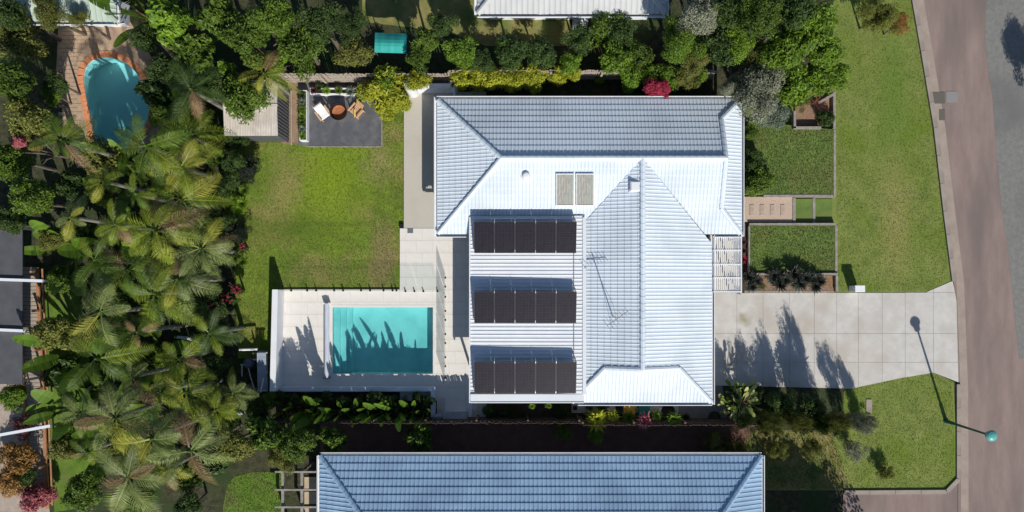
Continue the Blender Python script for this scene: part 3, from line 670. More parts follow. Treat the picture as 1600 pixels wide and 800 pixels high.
# weathered collectors lying on the lower slope of wing A
def bslope(px, py):
    h = 2.7
    for _ in range(6):
        x, y = P(px, py, h); h = EZ + pB*(y-Abot)
    return Vector((x, y, h))
for lab, a0, a1 in (('weathered greenish heat collector, left of the pair on the roof', 868.5, 896.5), ('weathered pinkish heat collector, right of the pair on the roof', 899.5, 927.5)):
    c = bslope((a0+a1)/2, 322); t = thing('roof_collector', lab, 'solar heater', c, 'twin collectors on the roof')
    A, B_, C_, D_ = bslope(a0,322), bslope(a1,322), bslope(a1,272), bslope(a0,272); U = Vector((0,0,1))
    ex = (B_-A); ey = (D_-A)
    def q4(u0,u1,v0,v1,t0,t1):
        c = [A+ex*a+ey*b+U*tt for tt in (t0,t1) for a,b in ((u0,v0),(u1,v0),(u1,v1),(u0,v1))]; return (c, [(0,3,2,1),(4,5,6,7),(0,1,5,4),(1,2,6,5),(2,3,7,6),(3,0,4,7)])
    MB().add(*q4(0.03,0.97,0.02,0.98,0.04,0.09)).build('backing', poly_m, t)
    rb = MB()
    for k in range(10): rb.add(*q4(0.05+k*0.092,0.05+k*0.092+0.05,0.03,0.97,0.091,0.125))
    tag(rb.build('ribs', poly_m, t), kind='stuff')
    for aa in ((0,0.035,0,1),(0.965,1,0,1),(0.036,0.964,0,0.022),(0.036,0.964,0.978,1)): MB().add(*q4(*aa,0.035,0.14)).build('frame', white_paint, t)
c = bslope(822,275)
t = thing('roof_vent', 'small round white vent pipe on the bright lower roof slope', 'roof vent', c)
MB().lathe([(0.17,-0.08),(0.17,0.16),(0.15,0.2),(0.10,0.235),(0,0.24)], (c.x,c.y,c.z), 20).build('cowl', white_paint, t, smooth=False)
MB().lathe([(0.26,-0.02),(0.26,0.045),(0.18,0.06)], (c.x,c.y,c.z), 20).build('flange', white_paint, t)
def lslope(px, py):
    h = 2.7
    for _ in range(6): x, y = P(px, py, h); h = EZ + qL*(x-Bl)
    return Vector((x, y, h))
c = lslope(992,291); t = thing('roof_ventilator', 'square white box ventilator beside the ridge', 'roof vent', c)
MB().bev(c.x-0.22, c.y-0.24, c.z-0.2, c.x+0.22, c.y+0.22, c.z+0.16, 0.05).build('housing', white_paint, t)
MB().box(c.x-0.26, c.y-0.28, c.z-0.16, c.x-0.222, c.y+0.26, c.z+0.0).build('flashing', sheet_white, t)
c = lslope(957,494); t = thing('tv_antenna', 'thin grey television antenna on a mast above the tiled slope', 'antenna', c)
MB().tube([(c.x,c.y,c.z-0.05),(c.x,c.y,c.z+2.0)], 0.022, 8).build('mast', grey_metal, t)
MB().bar((c.x-0.45,c.y-0.35,c.z+1.85),(c.x+0.45,c.y+0.3,c.z+1.85), 0.025).build('boom', grey_metal, t)
for k in range(8):
    f_ = -0.45+k*0.125; q = Vector((c.x+f_, c.y+f_*0.72+0.0, c.z+1.875)); L = 0.34-0.02*k
    MB().bar(q+Vector((-0.58,0.8,0))*L, q+Vector((0.58,-0.8,0))*L, 0.014).build('element', grey_metal, t)
for s_ in (-1,1): MB().bar((c.x,c.y,c.z+1.2),(c.x+0.02*s_,c.y+0.55*s_,lslope(957,494-17*s_).z+0.02), 0.010).build('guy_wire', grey_metal, t)

# ------------------------------------------------------------------ pergola and porch paving
sheet('porch_paving', [(1108,366),(1158,366),(1158,458),(1108,458)], 0.02, mat('porch_concrete', (0.60,0.56,0.50), (0.68,0.64,0.58), 2, 0.8))
pg = thing('pergola', 'white slatted pergola over the entry between the two roof wings', 'pergola', (*P(1135,412), 0))
GZ = 2.05; xa, xb = P(1114.5,0,GZ)[0], P(1156.5,0,GZ)[0]; ya, yb2 = P(0,369,GZ)[1], P(0,457,GZ)[1]
ns = 14
for k in range(ns):
    x = xa + (xb-xa)*k/(ns-1); MB().box(x-0.020, yb2, GZ-0.10, x+0.020, ya, GZ).build('slat', white_paint, pg)
for py in (370, 391, 413, 434, 456): y = P(0,py,GZ)[1]; MB().box(xa-0.02, y-0.03, GZ+0.002, xb+0.02, y+0.03, GZ+0.04).build('beam', white_paint, pg)
MB().box(xb+0.022, yb2-0.03, GZ-0.12, xb+0.07, ya+0.03, GZ+0.05).build('side_beam', white_paint, pg)
for py in (372, 413, 454): y = P(0,py,GZ)[1]; MB().box(xb-0.05, y-0.05, 0, xb+0.05, y+0.05, GZ-0.103).build('post', white_paint, pg)

# ------------------------------------------------------------------ front terraces and sleeper walls
TZ = 0.32
def terrace(name, pts, z, m):
    return struct(name, MB().prism(PP(pts), -0.01, z), m, up=False)
terrace('upper_terrace', [(1160,190),(1299,204),(1299,305),(1160,305)], TZ-0.04, lawn_front)
terrace('lower_terrace', [(1168,353),(1301,353),(1301,425),(1168,425)], TZ-0.04, lawn_front)
terrace('entry_path', [(1160,308),(1237,308),(1237,347),(1160,347)], 0.16, gravel_m)
terrace('step_lawn', [(1241,311),(1268,311),(1268,347),(1241,347)], 0.12, lawn_front)
terrace('step_lawn', [(1273,311),(1300,311),(1300,347),(1273,347)], 0.04, lawn_front)
terrace('planting_strip', [(1158,350),(1167.5,350),(1167.5,458),(1158,458)], 0.10, soil)
terrace('garden_bed', [(1168,431),(1301,431),(1301,455.5),(1168,455.5)], 0.10, mulch)
terrace('mulch_bed', [(1241,140),(1298,132),(1298,197),(1241,197)], 0.14, mulch)
def sleepers(label, a, b, z1, w=0.12, L=2.4, rows=2, z0=0.0):
    A = Vector((*P(*a),0)); B = Vector((*P(*b),0)); c = (A+B)/2
    t = thing('retaining_wall', label, 'retaining wall', (c.x,c.y,0), 'grey sleeper retaining walls')
    rh = (z1-z0)/rows
    for r in range(rows):
        for u, v in along([A,B], L):
            d = (v-u).normalized(); zc_ = z0+rh*(r+0.5)
            MB().bar(u+d*0.006+Vector((0,0,zc_)), v-d*0.006+Vector((0,0,zc_)), w-0.006*r, rh-0.006).build('sleeper', sleeper, t)
sleepers('grey sleeper wall closing the street side of the upper front lawn', (1300.5,205),(1300.5,309), TZ)
sleepers('grey sleeper wall along the gravel path edge of the upper front lawn', (1190,307),(1298,307), TZ)
sleepers('grey sleeper wall between the gravel path and the lower front lawn', (1168,351),(1303,351), TZ)
sleepers('grey sleeper wall closing the street side of the lower front lawn', (1303,353.5),(1303,427), TZ)
sleepers('grey sleeper wall between lower front lawn and spiky plant bed', (1168,428.5),(1305,428.5), TZ+0.08)
sleepers('short sleeper wall at the street end of the spiky plant bed', (1304,431),(1304,456), TZ+0.0)
sleepers('low sleeper edging between the spiky plant bed and driveway', (1162,456),(1302,456), 0.12, rows=1)
sleepers('sleeper step at the end of the gravel entry path', (1239,309.5),(1239,348.5), 0.20, w=0.14, rows=1)
sleepers('sleeper step between the two small grass treads', (1270.5,309.5),(1270.5,348.5), 0.13, w=0.13, rows=1)
sleepers('short sleeper wall on the house side of the bark mulch bed', (1237,176),(1237,203), TZ+0.16)
sleepers('short sleeper wall at the foot of the bark mulch bed', (1235,202),(1278,202), TZ+0.16)
sleepers('sleeper wall on the street side of the bark mulch bed', (1299,146),(1299,203), TZ+0.1)
sleepers('sloping pale sleeper crossing the bark mulch bed', (1270,166),(1298,150), TZ+0.12, rows=1)
sleepers('sleeper edge beside the pergola planting strip', (1168,353.5),(1168,425), TZ, w=0.08)
for k, px in enumerate((1173,1189,1205,1221)):
    a = P(px-3.2,320); b = P(px+3.2,337); m = MB().bev(a[0],a[1],0.15,b[0],b[1],0.185,0.008)
    tag(m.build('stepping_stone', brick_m), ['grey stepping stone nearest the house on the gravel path','second grey stepping stone from the house on the gravel path','third grey stepping stone from the house on the gravel path','grey stepping stone nearest the sleeper step on the gravel path'][k], 'stepping stone', 'stepping stones on the gravel path')
# letterbox
lb = thing('letterbox', 'white letterbox pillar standing on grass beside the driveway', 'letterbox', (*P(1332,452), 0))
a = P(1326,455); b = P(1339.5,446.5)
MB().box(a[0],a[1],0,b[0],b[1],0.80).build('pillar', render_white, lb)
MB().bev(a[0]-0.03,a[1]-0.03,0.803,b[0]+0.03,b[1]+0.03,0.87,0.015).build('cap', white_paint, lb)
MB().box(a[0]+0.08,a[1]-0.012,0.62,b[0]-0.08,a[1]-0.002,0.66).build('slot', black_m, lb)
# street lamp
lx, ly = P(1478,658)
sl = thing('street_lamp', 'dark green post top street lamp at the road edge', 'street lamp', (lx, ly, 0))
MB().lathe([(0.13,0),(0.13,0.05),(0.09,0.08),(0.085,0.7),(0.06,0.75),(0.045,3.65),(0,3.65)], (lx,ly,0), 16).build('pole', lamp_green, sl)
MB().lathe([(0.05,3.62),(0.10,3.68),(0.15,3.72),(0.0,3.72)], (lx,ly,0), 16).build('collar', lamp_green, sl)
MB().lathe([(0.13,3.73),(0.17,3.85),(0.18,3.98),(0.0,3.99)], (lx,ly,0), 20).build('globe', mat('lamp_lens', (0.5,0.55,0.52), None, rough=0.2), sl, smooth=False)
MB().lathe([(0.25,3.99),(0.245,4.02),(0.19,4.08),(0.10,4.12),(0,4.13)], (lx,ly,0), 24).build('hood', lamp_teal, sl)

# ------------------------------------------------------------------ shed
SZ = 2.15
shx0, shx1 = P(350,0,SZ)[0], P(434,0,SZ)[0]; shy0, shy1 = P(0,211.5,SZ)[1], P(0,126,SZ)[1]
sh = thing('garden_shed', 'garden shed with pale corrugated roof and dark ribbed walls', 'shed', ((shx0+shx1)/2,(shy0+shy1)/2,0))
def ribbed(pa, pb, z0, z1, outv, per=0.11, d=0.022):
    A = Vector(pa); B = Vector(pb); L = (B-A).length; e = (B-A)/L; o = Vector(outv); V = []; n = 0
    q = 0.0
    while q < L:
        for f_, hh in ((0,0),(0.45,0),(0.55,1),(0.9,1)):
            s_ = min(q+f_*per, L); p = A+e*s_+o*hh*d; V += [(p.x,p.y,z0),(p.x,p.y,z1)]; n += 1
        q += per
    return MB().add(V, [(2*i,2*i+2,2*i+3,2*i+1) for i in range(n-1)])
ribbed((shx1-0.05,shy0+0.05),(shx1-0.05,shy1),0,SZ-0.03,(1,0),0.16,0.03).build('wall', dark_metal, sh)
ribbed((shx0,shy0+0.05),(shx1-0.05,shy0+0.05),0,SZ-0.03,(0,-1),0.16,0.02).build('wall', dark_metal, sh)
MB().box(shx0+0.02,shy0+0.09,0,shx1-0.09,shy1-0.02,SZ-0.08).build('wall', dark_metal, sh)
V = []; rows = 0; x = shx0; ridy = P(0,166,SZ)[1]
while x < shx1+0.01:
    for f_, hh in ((0,0),(0.3,0.012),(0.5,0.018),(0.8,0.008)):
        xx = x + f_*0.076
        if xx <= shx1+0.03: V += [(xx,shy0-0.02,SZ-0.02+hh),(xx,ridy,SZ+0.14+hh),(xx,shy1+0.03,SZ-0.02+hh)]; rows += 1
    x += 0.076
sr = MB().add(V, [(3*i+j,3*i+3+j,3*i+4+j,3*i+1+j) for i in range(rows-1) for j in (0,1)]).build('roof', shed_roof_m, sh)
MB().bar((shx0,ridy,SZ+0.165),(shx1+0.03,ridy,SZ+0.165),0.16,0.015).build('ridge_strip', shed_roof_m, sr)
for px in (360,376,392,408,424):
    X = P(px,0,SZ)[0]; MB().bar((X,shy0-0.02,SZ+0.004),(X,ridy-0.05,SZ+0.163),0.02,0.02).build('sheet_lap', shed_roof_m, sr)
MB().bar((P(456,225)[0],shy0-0.1,0.06),(P(456,225)[0],shy1,0.06),0.07,0.12).build('edge_board', paling_m, sh)
sheet('dirt_strip', [(440,120),(482,120),(482,225),(440,225)], 0.014, dirt)

# fire pit patio
sheet('fire_pit_slab', [(466,126),(570,126),(596,170),(596,228),(466,228)], 0.030, slate)
ed = MB()
for a, b in (((479,229),(597,229.5)),((596.8,180),(596.8,229))): A = Vector((*P(*a),0.02)); B = Vector((*P(*b),0.02)); ed.bar(A,B,0.05,0.05)
struct('slab_edging', ed, sleeper)
fx, fy = P(532.5,178)
fp = thing('fire_pit', 'round black steel fire pit with a rusty orange bowl', 'fire pit', (fx,fy,0))
MB().lathe([(0.14,0.03),(0.16,0.22),(0.34,0.30),(0.42,0.62),(0.39,0.62),(0.34,0.40),(0,0.36)], (fx,fy,0), 28).build('bowl', black_m, fp)
MB().lathe([(0,0.405),(0.24,0.415),(0.33,0.455),(0.335,0.42),(0,0.38)], (fx,fy,0), 28).build('rusty_lining', rust, fp)
MB().lathe([(0.385,0.622),(0.425,0.622),(0.425,0.645),(0.385,0.645),(0.385,0.622)], (fx,fy,0), 28).build('rim', black_m, fp)
def chair(label, px, py, rz, cushion):
    c = P(px, py, 0.4); t = thing('garden_chair', label, 'chair', (c[0],c[1],0.03), 'chairs at the fire pit', rz)
    for sx in (-1,1):
        for sy in (-1,1):
            MB().bar((sx*0.29, sy*0.27, 0), (sx*0.27, sy*0.25, 0.52 if sy < 0 else 0.36), 0.05, 0.05).build('leg', timber, t, local=True)
        MB().bev(sx*0.33-0.05, -0.33, 0.52, sx*0.33+0.05, 0.30, 0.555, 0.008).build('armrest', timber, t, local=True)
    for k in range(6): MB().bev(-0.27, -0.28+k*0.095, 0.335, 0.27, -0.28+k*0.095+0.08, 0.36, 0.005).build('seat_slat', timber, t, local=True)
    for k in range(5):
        x = -0.25+k*0.105; MB().bar((x+0.04, 0.27, 0.36), (x+0.04, 0.46, 0.88), 0.085, 0.02).build('back_slat', timber, t, local=True)
    MB().bar((-0.28,0.475,0.86),(0.28,0.475,0.86),0.05,0.03).build('back_rail', timber, t, local=True)
    if cushion:
        MB().bev(-0.26,-0.30,0.362,0.26,0.24,0.45,0.03).build('seat_cushion', cushion_m, t, local=True)
        MB().add([(-0.25,0.22,0.44),(0.25,0.22,0.44),(0.25,0.42,0.93),(-0.25,0.42,0.93),(-0.25,0.13,0.47),(0.25,0.13,0.47),(0.25,0.33,0.94),(-0.25,0.33,0.94)],[(0,1,2,3),(4,7,6,5),(0,4,5,1),(1,5,6,2),(2,6,7,3),(3,7,4,0)]).build('back_cushion', cushion_m, t, local=True)
    return t
chair('timber garden chair with white cushions left of the fire pit', 505, 177, math.radians(35), True).scale = (0.84,0.84,0.95)
t = chair('bare timber garden chair right of the fire pit', 557, 173, math.radians(-42), False)
t.scale = (0.82,0.82,0.95)
MB().bar((-0.05,-0.02,0.60),(0.22,-0.35,0.50),0.07,0.03).build('loose_slat', mat('yellow_timber', (0.66,0.47,0.12), None), t, local=True)

# leaf meshes -------------------------------------------------------
def tone_mesh(m, rnd, per):                             # one random tone per leaf
    at = m.attributes.new('leaf_tone', 'FLOAT', 'FACE'); vals = []; cur = 0
    for i in range(len(m.polygons)):
        if i % per == 0: cur = rnd.random()
        vals.append(cur)
    at.data.foreach_set('value', vals)
def fast_mesh(name, v, f, rnd, per):
    m = bpy.data.meshes.new(name); m.from_pydata(v, [], f); tone_mesh(m, rnd, per); m.validate(); return m
def cloud(name, seed, n, ls, clumps=26, asp=0.5, flat=0.75, spread=0.30, droop=0.0, holes=0.0, boxy=False):
    """crown of small leaf faces gathered in clumps, unit radius, centre at z = 0"""
    r = random.Random(seed); cs = []
    for _ in range(clumps):
        while True:
            p = Vector((r.uniform(-1,1), r.uniform(-1,1), r.uniform(-0.8,1)))
            if boxy or p.length < 1: break
        ang = math.atan2(p.y,p.x); lob = 0.78+0.22*math.sin(ang*3+seed)+0.16*math.sin(ang*5+seed*2.3); q = p.normalized()*(0.2+0.85*p.length**0.6)*lob*r.uniform(0.85,1.15)
        cs.append((Vector((q.x*0.8,q.y*0.8,q.z*flat*0.75)), spread*r.uniform(0.6,1.3)))
    V = []; Fc = []
    for _ in range(n):
        c, s_ = r.choice(cs); d = Vector((r.gauss(0,1), r.gauss(0,1), r.gauss(0.15,1))).normalized()
        p = c + d*s_*(0.55+0.45*r.random()); nrm = (d*0.7 + Vector((r.uniform(-1,1), r.uniform(-1,1), r.uniform(-0.2,1.5)))*0.7).normalized()
        t = nrm.cross(Vector((r.uniform(-1,1), r.uniform(-1,1), r.uniform(-1,1)))).normalized(); b = nrm.cross(t)
        L = ls*r.uniform(0.6,1.35); W = L*asp; k = len(V); t = (t + Vector((0,0,-droop))).normalized()
        V += [p-t*L*0.5, p+b*W*0.5, p+t*L*0.5-nrm*L*0.12, p-b*W*0.5]; Fc.append((k,k+1,k+2,k+3))
    return fast_mesh(name, [tuple(v) for v in V], Fc, r, 1)
C_FINE = [cloud('fine_foliage', 11+i, 15000, 0.075, 44, flat=0.8, spread=0.34) for i in range(3)]
C_MED = [cloud('foliage', 21+i, 8000, 0.115, 36, spread=0.35) for i in range(3)]
C_SHRUB = [cloud('shrub_foliage', 31+i, 6000, 0.14, 26, asp=0.45, flat=0.7, spread=0.40) for i in range(3)]
C_BROAD = [cloud('broad_foliage', 41+i, 2400, 0.26, 24, asp=0.5, flat=0.6, spread=0.36) for i in range(2)]
C_FEATHER = [cloud('feathery_foliage', 51+i, 5200, 0.15, 46, asp=0.15, flat=0.95, spread=0.26) for i in range(2)]
C_FLOWER = [cloud('flower_heads', 61, 260, 0.16, 14, asp=0.8, flat=0.6, spread=0.16)]
CL = {'fine': C_FINE, 'med': C_MED, 'shrub': C_SHRUB, 'broad': C_BROAD, 'feather': C_FEATHER}

RND = random.Random(77)
def limbs_mesh(seed, h, r0=0.09, name='trunk'):
    r = random.Random(seed); m = MB(); top = Vector((r.uniform(-0.1,0.1), r.uniform(-0.1,0.1), h*0.62))
    m.tube([(0,0,0),(top.x*0.5,top.y*0.5,h*0.3),top],[r0,r0*0.8,r0*0.62],8)
    for k in range(6):
        a = 2*PI*k/6+r.uniform(-0.4,0.4); e = top+Vector((math.cos(a)*h*0.26, math.sin(a)*h*0.26, h*r.uniform(0.15,0.4)))
        m.tube([top*0.92, top.lerp(e,0.5)+Vector((0,0,0.05)), e],[r0*0.45,r0*0.3,r0*0.12],6)
    return m.mesh(name)
TR_MESH = [limbs_mesh(i, 1.0, 0.05) for i in range(3)]
BARK = {}
def plant(label, px, py, rpx, h, kind='med', colour='mid', name=None, cat=None, group=None, zr=None, sy=1.0, rot=None, pz=0.0):
    """a tree or shrub whose crown centre shows at px, py; rpx its radius there, h its top"""
    r = rpx/32.0; zr = zr or min(r*1.05, h*0.55); hc = max(h-zr*0.9, zr*0.55)
    x, y = P(px, py, hc); r = rpx/K*(H-hc)*1.08
    big = h > 3.2
    t = thing(name or ('tree' if big else 'shrub'), label, cat or ('tree' if big else 'shrub'), (x,y,pz), group)
    rz = RND.uniform(0,6.28) if rot is None else rot
    me = RND.choice(CL[kind]); inst('crown' if big else 'foliage', me, t, (0,0,hc), (RND.uniform(-.15,.15),RND.uniform(-.15,.15),rz), (r*RND.uniform(0.9,1.12),r*RND.uniform(0.88,1.1),zr/0.75), F[colour])
    tm = RND.choice(TR_MESH); s_ = hc+zr*0.3
    inst('trunk' if big else 'stem', tm, t, (0,0,0), (0,0,RND.uniform(0,6)), (s_*0.5,s_*0.5,s_), trunk_m)
    return t, (x, y, hc, r, zr)

# palm fronds
def frond_mesh(name, seed, arch=0.35, drop=0.9, pairs=28, wid=0.27, vee=0.25):
    r = random.Random(seed); V = []; Fc = []
    def pt(t): return Vector((t*(1-0.12*t*drop), 0, arch*t - drop*0.75*t*t))
    N = 10
    for i in range(N):                                   # rachis
        a, b = pt(i/N), pt((i+1)/N); w_ = 0.014*(1-i/N)+0.003; k = len(V)
        V += [a+Vector((0,w_,0)), a-Vector((0,w_,0)), b-Vector((0,w_,0)), b+Vector((0,w_,0))]; Fc.append((k,k+1,k+2,k+3))
    for i in range(pairs):
        t = 0.13+0.87*i/pairs; p = pt(t); d = (pt(min(1,t+0.02))-pt(t-0.02)).normalized()
        ll = wid*(math.sin(PI*min(1,(t*0.93+0.05))**0.85)*0.9+0.16)*r.uniform(0.85,1.1)
        for s_ in (-1,1):
            e = (d*0.62 + Vector((0,s_*0.95,0)) + Vector((0,0,vee-0.35*r.random()))).normalized(); mid = p+e*ll*0.5; end = p+e*ll+Vector((0,0,-ll*0.32))
            w_ = d*0.0085; k = len(V)
            V += [p-w_*0.7, p+w_*0.7, mid+w_*1.1, mid-w_*1.1, end]; Fc += [(k,k+1,k+2,k+3),(k+3,k+2,k+4)]
    m = bpy.data.meshes.new(name); m.from_pydata([tuple(v) for v in V], [], Fc)
    at = m.attributes.new('leaf_tone', 'FLOAT', 'FACE'); at.data.foreach_set('value', [min(1,max(0,r.gauss(0.5,0.22))) for _ in Fc]); return m
FR_UP = [frond_mesh('frond', 1, 0.85, 0.75), frond_mesh('frond', 2, 0.75, 0.8)]
FR_MID = [frond_mesh('frond', 3, 0.45, 0.8), frond_mesh('frond', 4, 0.35, 0.75, wid=0.30)]
FR_LOW = [frond_mesh('frond', 5, 0.1, 0.9), frond_mesh('frond', 6, -0.05, 0.9, wid=0.25)]
def palm_trunk_mesh():
    m = MB(); pts = [(0.02*math.sin(i*0.6),0,i/10) for i in range(11)]; m.tube(pts, [0.115-0.004*i for i in range(11)], 10)
    return m.mesh('trunk')
PT = palm_trunk_mesh(); SH = MB().lathe([(0.10,0),(0.13,0.15),(0.11,0.6),(0.05,0.9),(0,0.95)], n=10).mesh('crownshaft')
def palm(label, px, py, h, L=2.4, n=14, colour='palm', sparse=False, name='palm_tree', cat='palm', a0=None):
    x, y = P(px, py, h); t = thing(name, label, cat, (x,y,0)); r = RND
    inst('trunk', PT, t, (0,0,0), (0,0,0), (1,1,h), palm_trunk); inst('crownshaft', SH, t, (0,0,h-0.35), (0,0,0), (1,1,0.7), F['mid'])
    base = r.uniform(0,6.28) if a0 is None else a0
    for k in range(n):
        ring = k % 3; me = r.choice((FR_LOW, FR_MID, FR_UP)[ring]); a = base + k*2.399963
        s_ = L*(1.0,0.98,0.85)[ring]*r.uniform(0.7,1.15)
        c = colour
        if r.random() < 0.09: c = 'deadpalm'
        elif r.random() < 0.2: c = {'palm':'palmyellow','palmgrey':'palmyellow','palmyellow':'palm','dark':'palm','mid':'palm'}.get(colour, colour)
        inst('frond', me, t, (0,0,h+0.12*ring), (r.uniform(-0.5,0.5),0,a), (s_,s_*r.uniform(0.9,1.2),s_), F[c])
    return t

# big paddle leaves (banana, strelitzia)
def paddle(name, seed, blade=0.62, wid=0.15, bend=0.5, torn=0.25):
    r = random.Random(seed); V = []; Fc = []
    def pt(t): return Vector((bend*t*t*0.8, 0, t*(1-0.35*bend*t)))
    N = 14
    k = 0
    for i in range(5):
        a, b = pt(i/5*(1-blade)), pt((i+1)/5*(1-blade)); w_ = 0.012; k = len(V)
        V += [a+Vector((0,w_,0)), a-Vector((0,w_,0)), b-Vector((0,w_,0)), b+Vector((0,w_,0))]; Fc.append((k,k+1,k+2,k+3))
    for s_ in (-1,1):
        for i in range(N):
            ta, tb = i/N, (i+1)/N; a, b = pt(1-blade+blade*ta), pt(1-blade+blade*tb)
            wa = wid*(math.sin(PI*min(1,ta*0.92+0.04))**0.55); wb = wid*(math.sin(PI*min(1,tb*0.92+0.08))**0.55) if i < N-1 else 0.0
            gap = 0.25 if r.random() < torn else 0.0; k = len(V); dz = -0.25-0.15*r.random()
            V += [a, b, b.lerp(a,gap)+Vector((dz*wb*0.6, s_*wb, -dz*wb*0.5)), a+Vector((dz*wa*0.6, s_*wa, -dz*wa*0.5))]; Fc.append((k,k+1,k+2,k+3))
    m = bpy.data.meshes.new(name); m.from_pydata([tuple(v) for v in V], [], Fc)
    at = m.attributes.new('leaf_tone', 'FLOAT', 'FACE'); at.data.foreach_set('value', [min(1,max(0,r.gauss(0.55,0.15))) for _ in Fc]); return m
PD_ = [paddle('leaf', i, blade=0.52, wid=0.040+0.010*(i%3), bend=0.02+0.13*(i%4)) for i in range(6)]
def banana(label, px, py, h, n=8, colour='banana', name='banana_plant', spread=0.55, base_z=0.0, wide=1.0):
    x, y = P(px, py, 0.4); t = thing(name, label, 'plant', (x,y,base_z)); r = RND
    MB().tube([(0,0,0),(0.02,0,h*0.2),(0,0,h*0.38)],[0.10,0.09,0.05],8).build('stem', brown_stem, t, local=True)
    for k in range(n):
        a = k*2.4+r.uniform(-0.4,0.4); lean = spread*r.uniform(0.15,1.0)*(0.6+0.4*(k/n)); s_ = h*r.uniform(0.72,1.02)*(1.0 if k < n*0.6 else 0.75)
        inst('leaf', r.choice(PD_), t, (0,0,0.05), (0,lean,a), (s_,s_*wide,s_), F[colour])
    return t
# rosettes of strap leaves
def rosette(name, seed, n=46, wid=0.045, up=0.9, droop=0.6, segs=3):
    r = random.Random(seed); V = []; Fc = []
    for i in range(n):
        a = i*2.399963; el = (i/n)**0.8*up*1.35+0.05+r.uniform(-0.08,0.08); L = r.uniform(0.75,1.05)*(1-0.25*(i/n)); d = Vector((math.cos(a)*math.cos(el), math.sin(a)*math.cos(el), math.sin(el))); sd2 = Vector((-math.sin(a), math.cos(a), 0)); k0 = len(V)
        for j in range(segs+1):
            t = j/segs; p = d*L*t + Vector((0,0,-droop*0.5*(1-el/1.6)*L*t*t)); w_ = wid*(math.sin(PI*(0.15+0.75*t))) if j < segs else 0.004
            V += [p+sd2*w_, p-sd2*w_]
        for j in range(segs): k = k0+2*j; Fc.append((k,k+1,k+3,k+2))
    return fast_mesh(name, [tuple(v) for v in V], Fc, r, segs)
R_SPIKY = [rosette('spiky_leaves', 1, 76, 0.05), rosette('spiky_leaves', 2, 70, 0.055, 1.0)]
R_BROM = [rosette('strap_leaves', 3, 46, 0.085, 0.8, 0.9), rosette('strap_leaves', 4, 50, 0.08, 0.85, 0.8)]
def rosplant(label, px, py, rpx, h, colour, kind='spiky', name='spiky_plant', heads=1, cat='plant', pz=0.0, cane=None):
    rpx *= 1.1; x, y = P(px, py, cane or h*0.6); r = rpx/32.0; t = thing(name, label, cat, (x,y,pz))
    for k in range(heads):
        a = k*2.4; o = 0 if heads == 1 else r*0.42
        hh = (cane or h*RND.uniform(0.35,0.55)); s_ = r*(1.1 if heads == 1 else 0.85)
        MB().tube([(0,0,0),(math.cos(a)*o,math.sin(a)*o,hh)],[0.04,0.025],6).build('stem', brown_stem, t, local=True)
        inst('leaves', RND.choice(R_SPIKY if kind == 'spiky' else R_BROM), t, (math.cos(a)*o, math.sin(a)*o, hh), (RND.uniform(-0.2,0.2),RND.uniform(-0.2,0.2),RND.uniform(0,6)), (s_,s_,max(s_*0.9,h-hh)), F[colour])
    return t

# ------------------------------------------------------------------ fences
def paling_fence(label, x0p, x1p, yp, mtl, h=1.8, facing=-1, yp2=None, group='paling fences', limit=290, wd=0.105, cat='fence', zb=0.0):
    A = Vector((*P(x0p,yp),0)); B = Vector((*P(x1p,yp if yp2 is None else yp2),0)); c = (A+B)/2
    t = thing('paling_fence', label, cat, (c.x,c.y,0), group); L = (B-A).length; n = int(L/wd); e = (B-A).normalized(); o = Vector((-e.y,e.x,0))*facing*-1
    pm = MB().box(-wd*0.44,-0.009,0,wd*0.44,0.009,h).mesh('paling'); pm.materials.append(mtl); rest = MB(); rr_ = random.Random(int(x0p))
    rz = math.atan2(e.y,e.x)
    for k in range(n):
        p = A+e*(k+0.5)*wd - c
        if k < limit: inst('paling', pm, t, (p.x,p.y,rr_.uniform(-0.02,0.03)), (rr_.gauss(0,0.008),rr_.gauss(0,0.01),rz))
        else: q = p+c; rest.bar(q, q+Vector((0,0,h)), wd*0.88, 0.018)
    if rest.v: tag(rest.build('far_palings', mtl, t), kind='stuff')
    for zz in (0.35, h*0.5, h-0.3): MB().bar(A+Vector((0,0,zz))-o*0.035, B+Vector((0,0,zz))-o*0.035, 0.035, 0.07).build('rail', mtl, t)
    k = 0.0
    while k <= L: p = A+e*min(k,L-0.05)-o*0.1; MB().box(p.x-0.05,p.y-0.05,0,p.x+0.05,p.y+0.05,h-0.05).build('post', mtl, t); k += 2.4
    return t
paling_fence('weathered grey paling fence behind the dark fire pit patio', 436, 704, 129, paling_m, limit=80)
paling_fence('weathered grey paling fence between hedges above the long roof', 705, 1110, 124, paling_m, limit=130)
paling_fence('paling fence in deep shade behind the palms and shed', 286, 435, 128, paling_m, limit=46)
paling_fence('dark brown paling fence along the shaded lower boundary below the patio', 440, 905, 652, paling_d, facing=1, limit=148)
paling_fence('dark brown paling fence along the lower boundary beside the bins', 906, 1180, 655, paling_d, facing=1, limit=88)
sheet('service_path', [(893,622),(1062,622),(1062,645),(893,645)], 0.02, concrete)
sheet('dark_paving', [(1060,600),(1128,600),(1136,654),(1060,654)], 0.024, mat('dark_grey_paving', (0.17,0.16,0.15), (0.22,0.21,0.195), 2, 0.9))  # one even dark grey-brown tone
sheet('side_garden_soil', [(430,610),(675,610),(675,652),(430,652)], 0.006, soil)
sheet('side_soil', [(745,618),(893,618),(893,652),(745,652)], 0.012, soil)
sheet('neighbour_side_path', [(500,662),(1185,662),(1150,712),(500,712)], 0.010, mat('brown_paving', (0.14,0.075,0.055), (0.19,0.105,0.08), 2, 0.9))

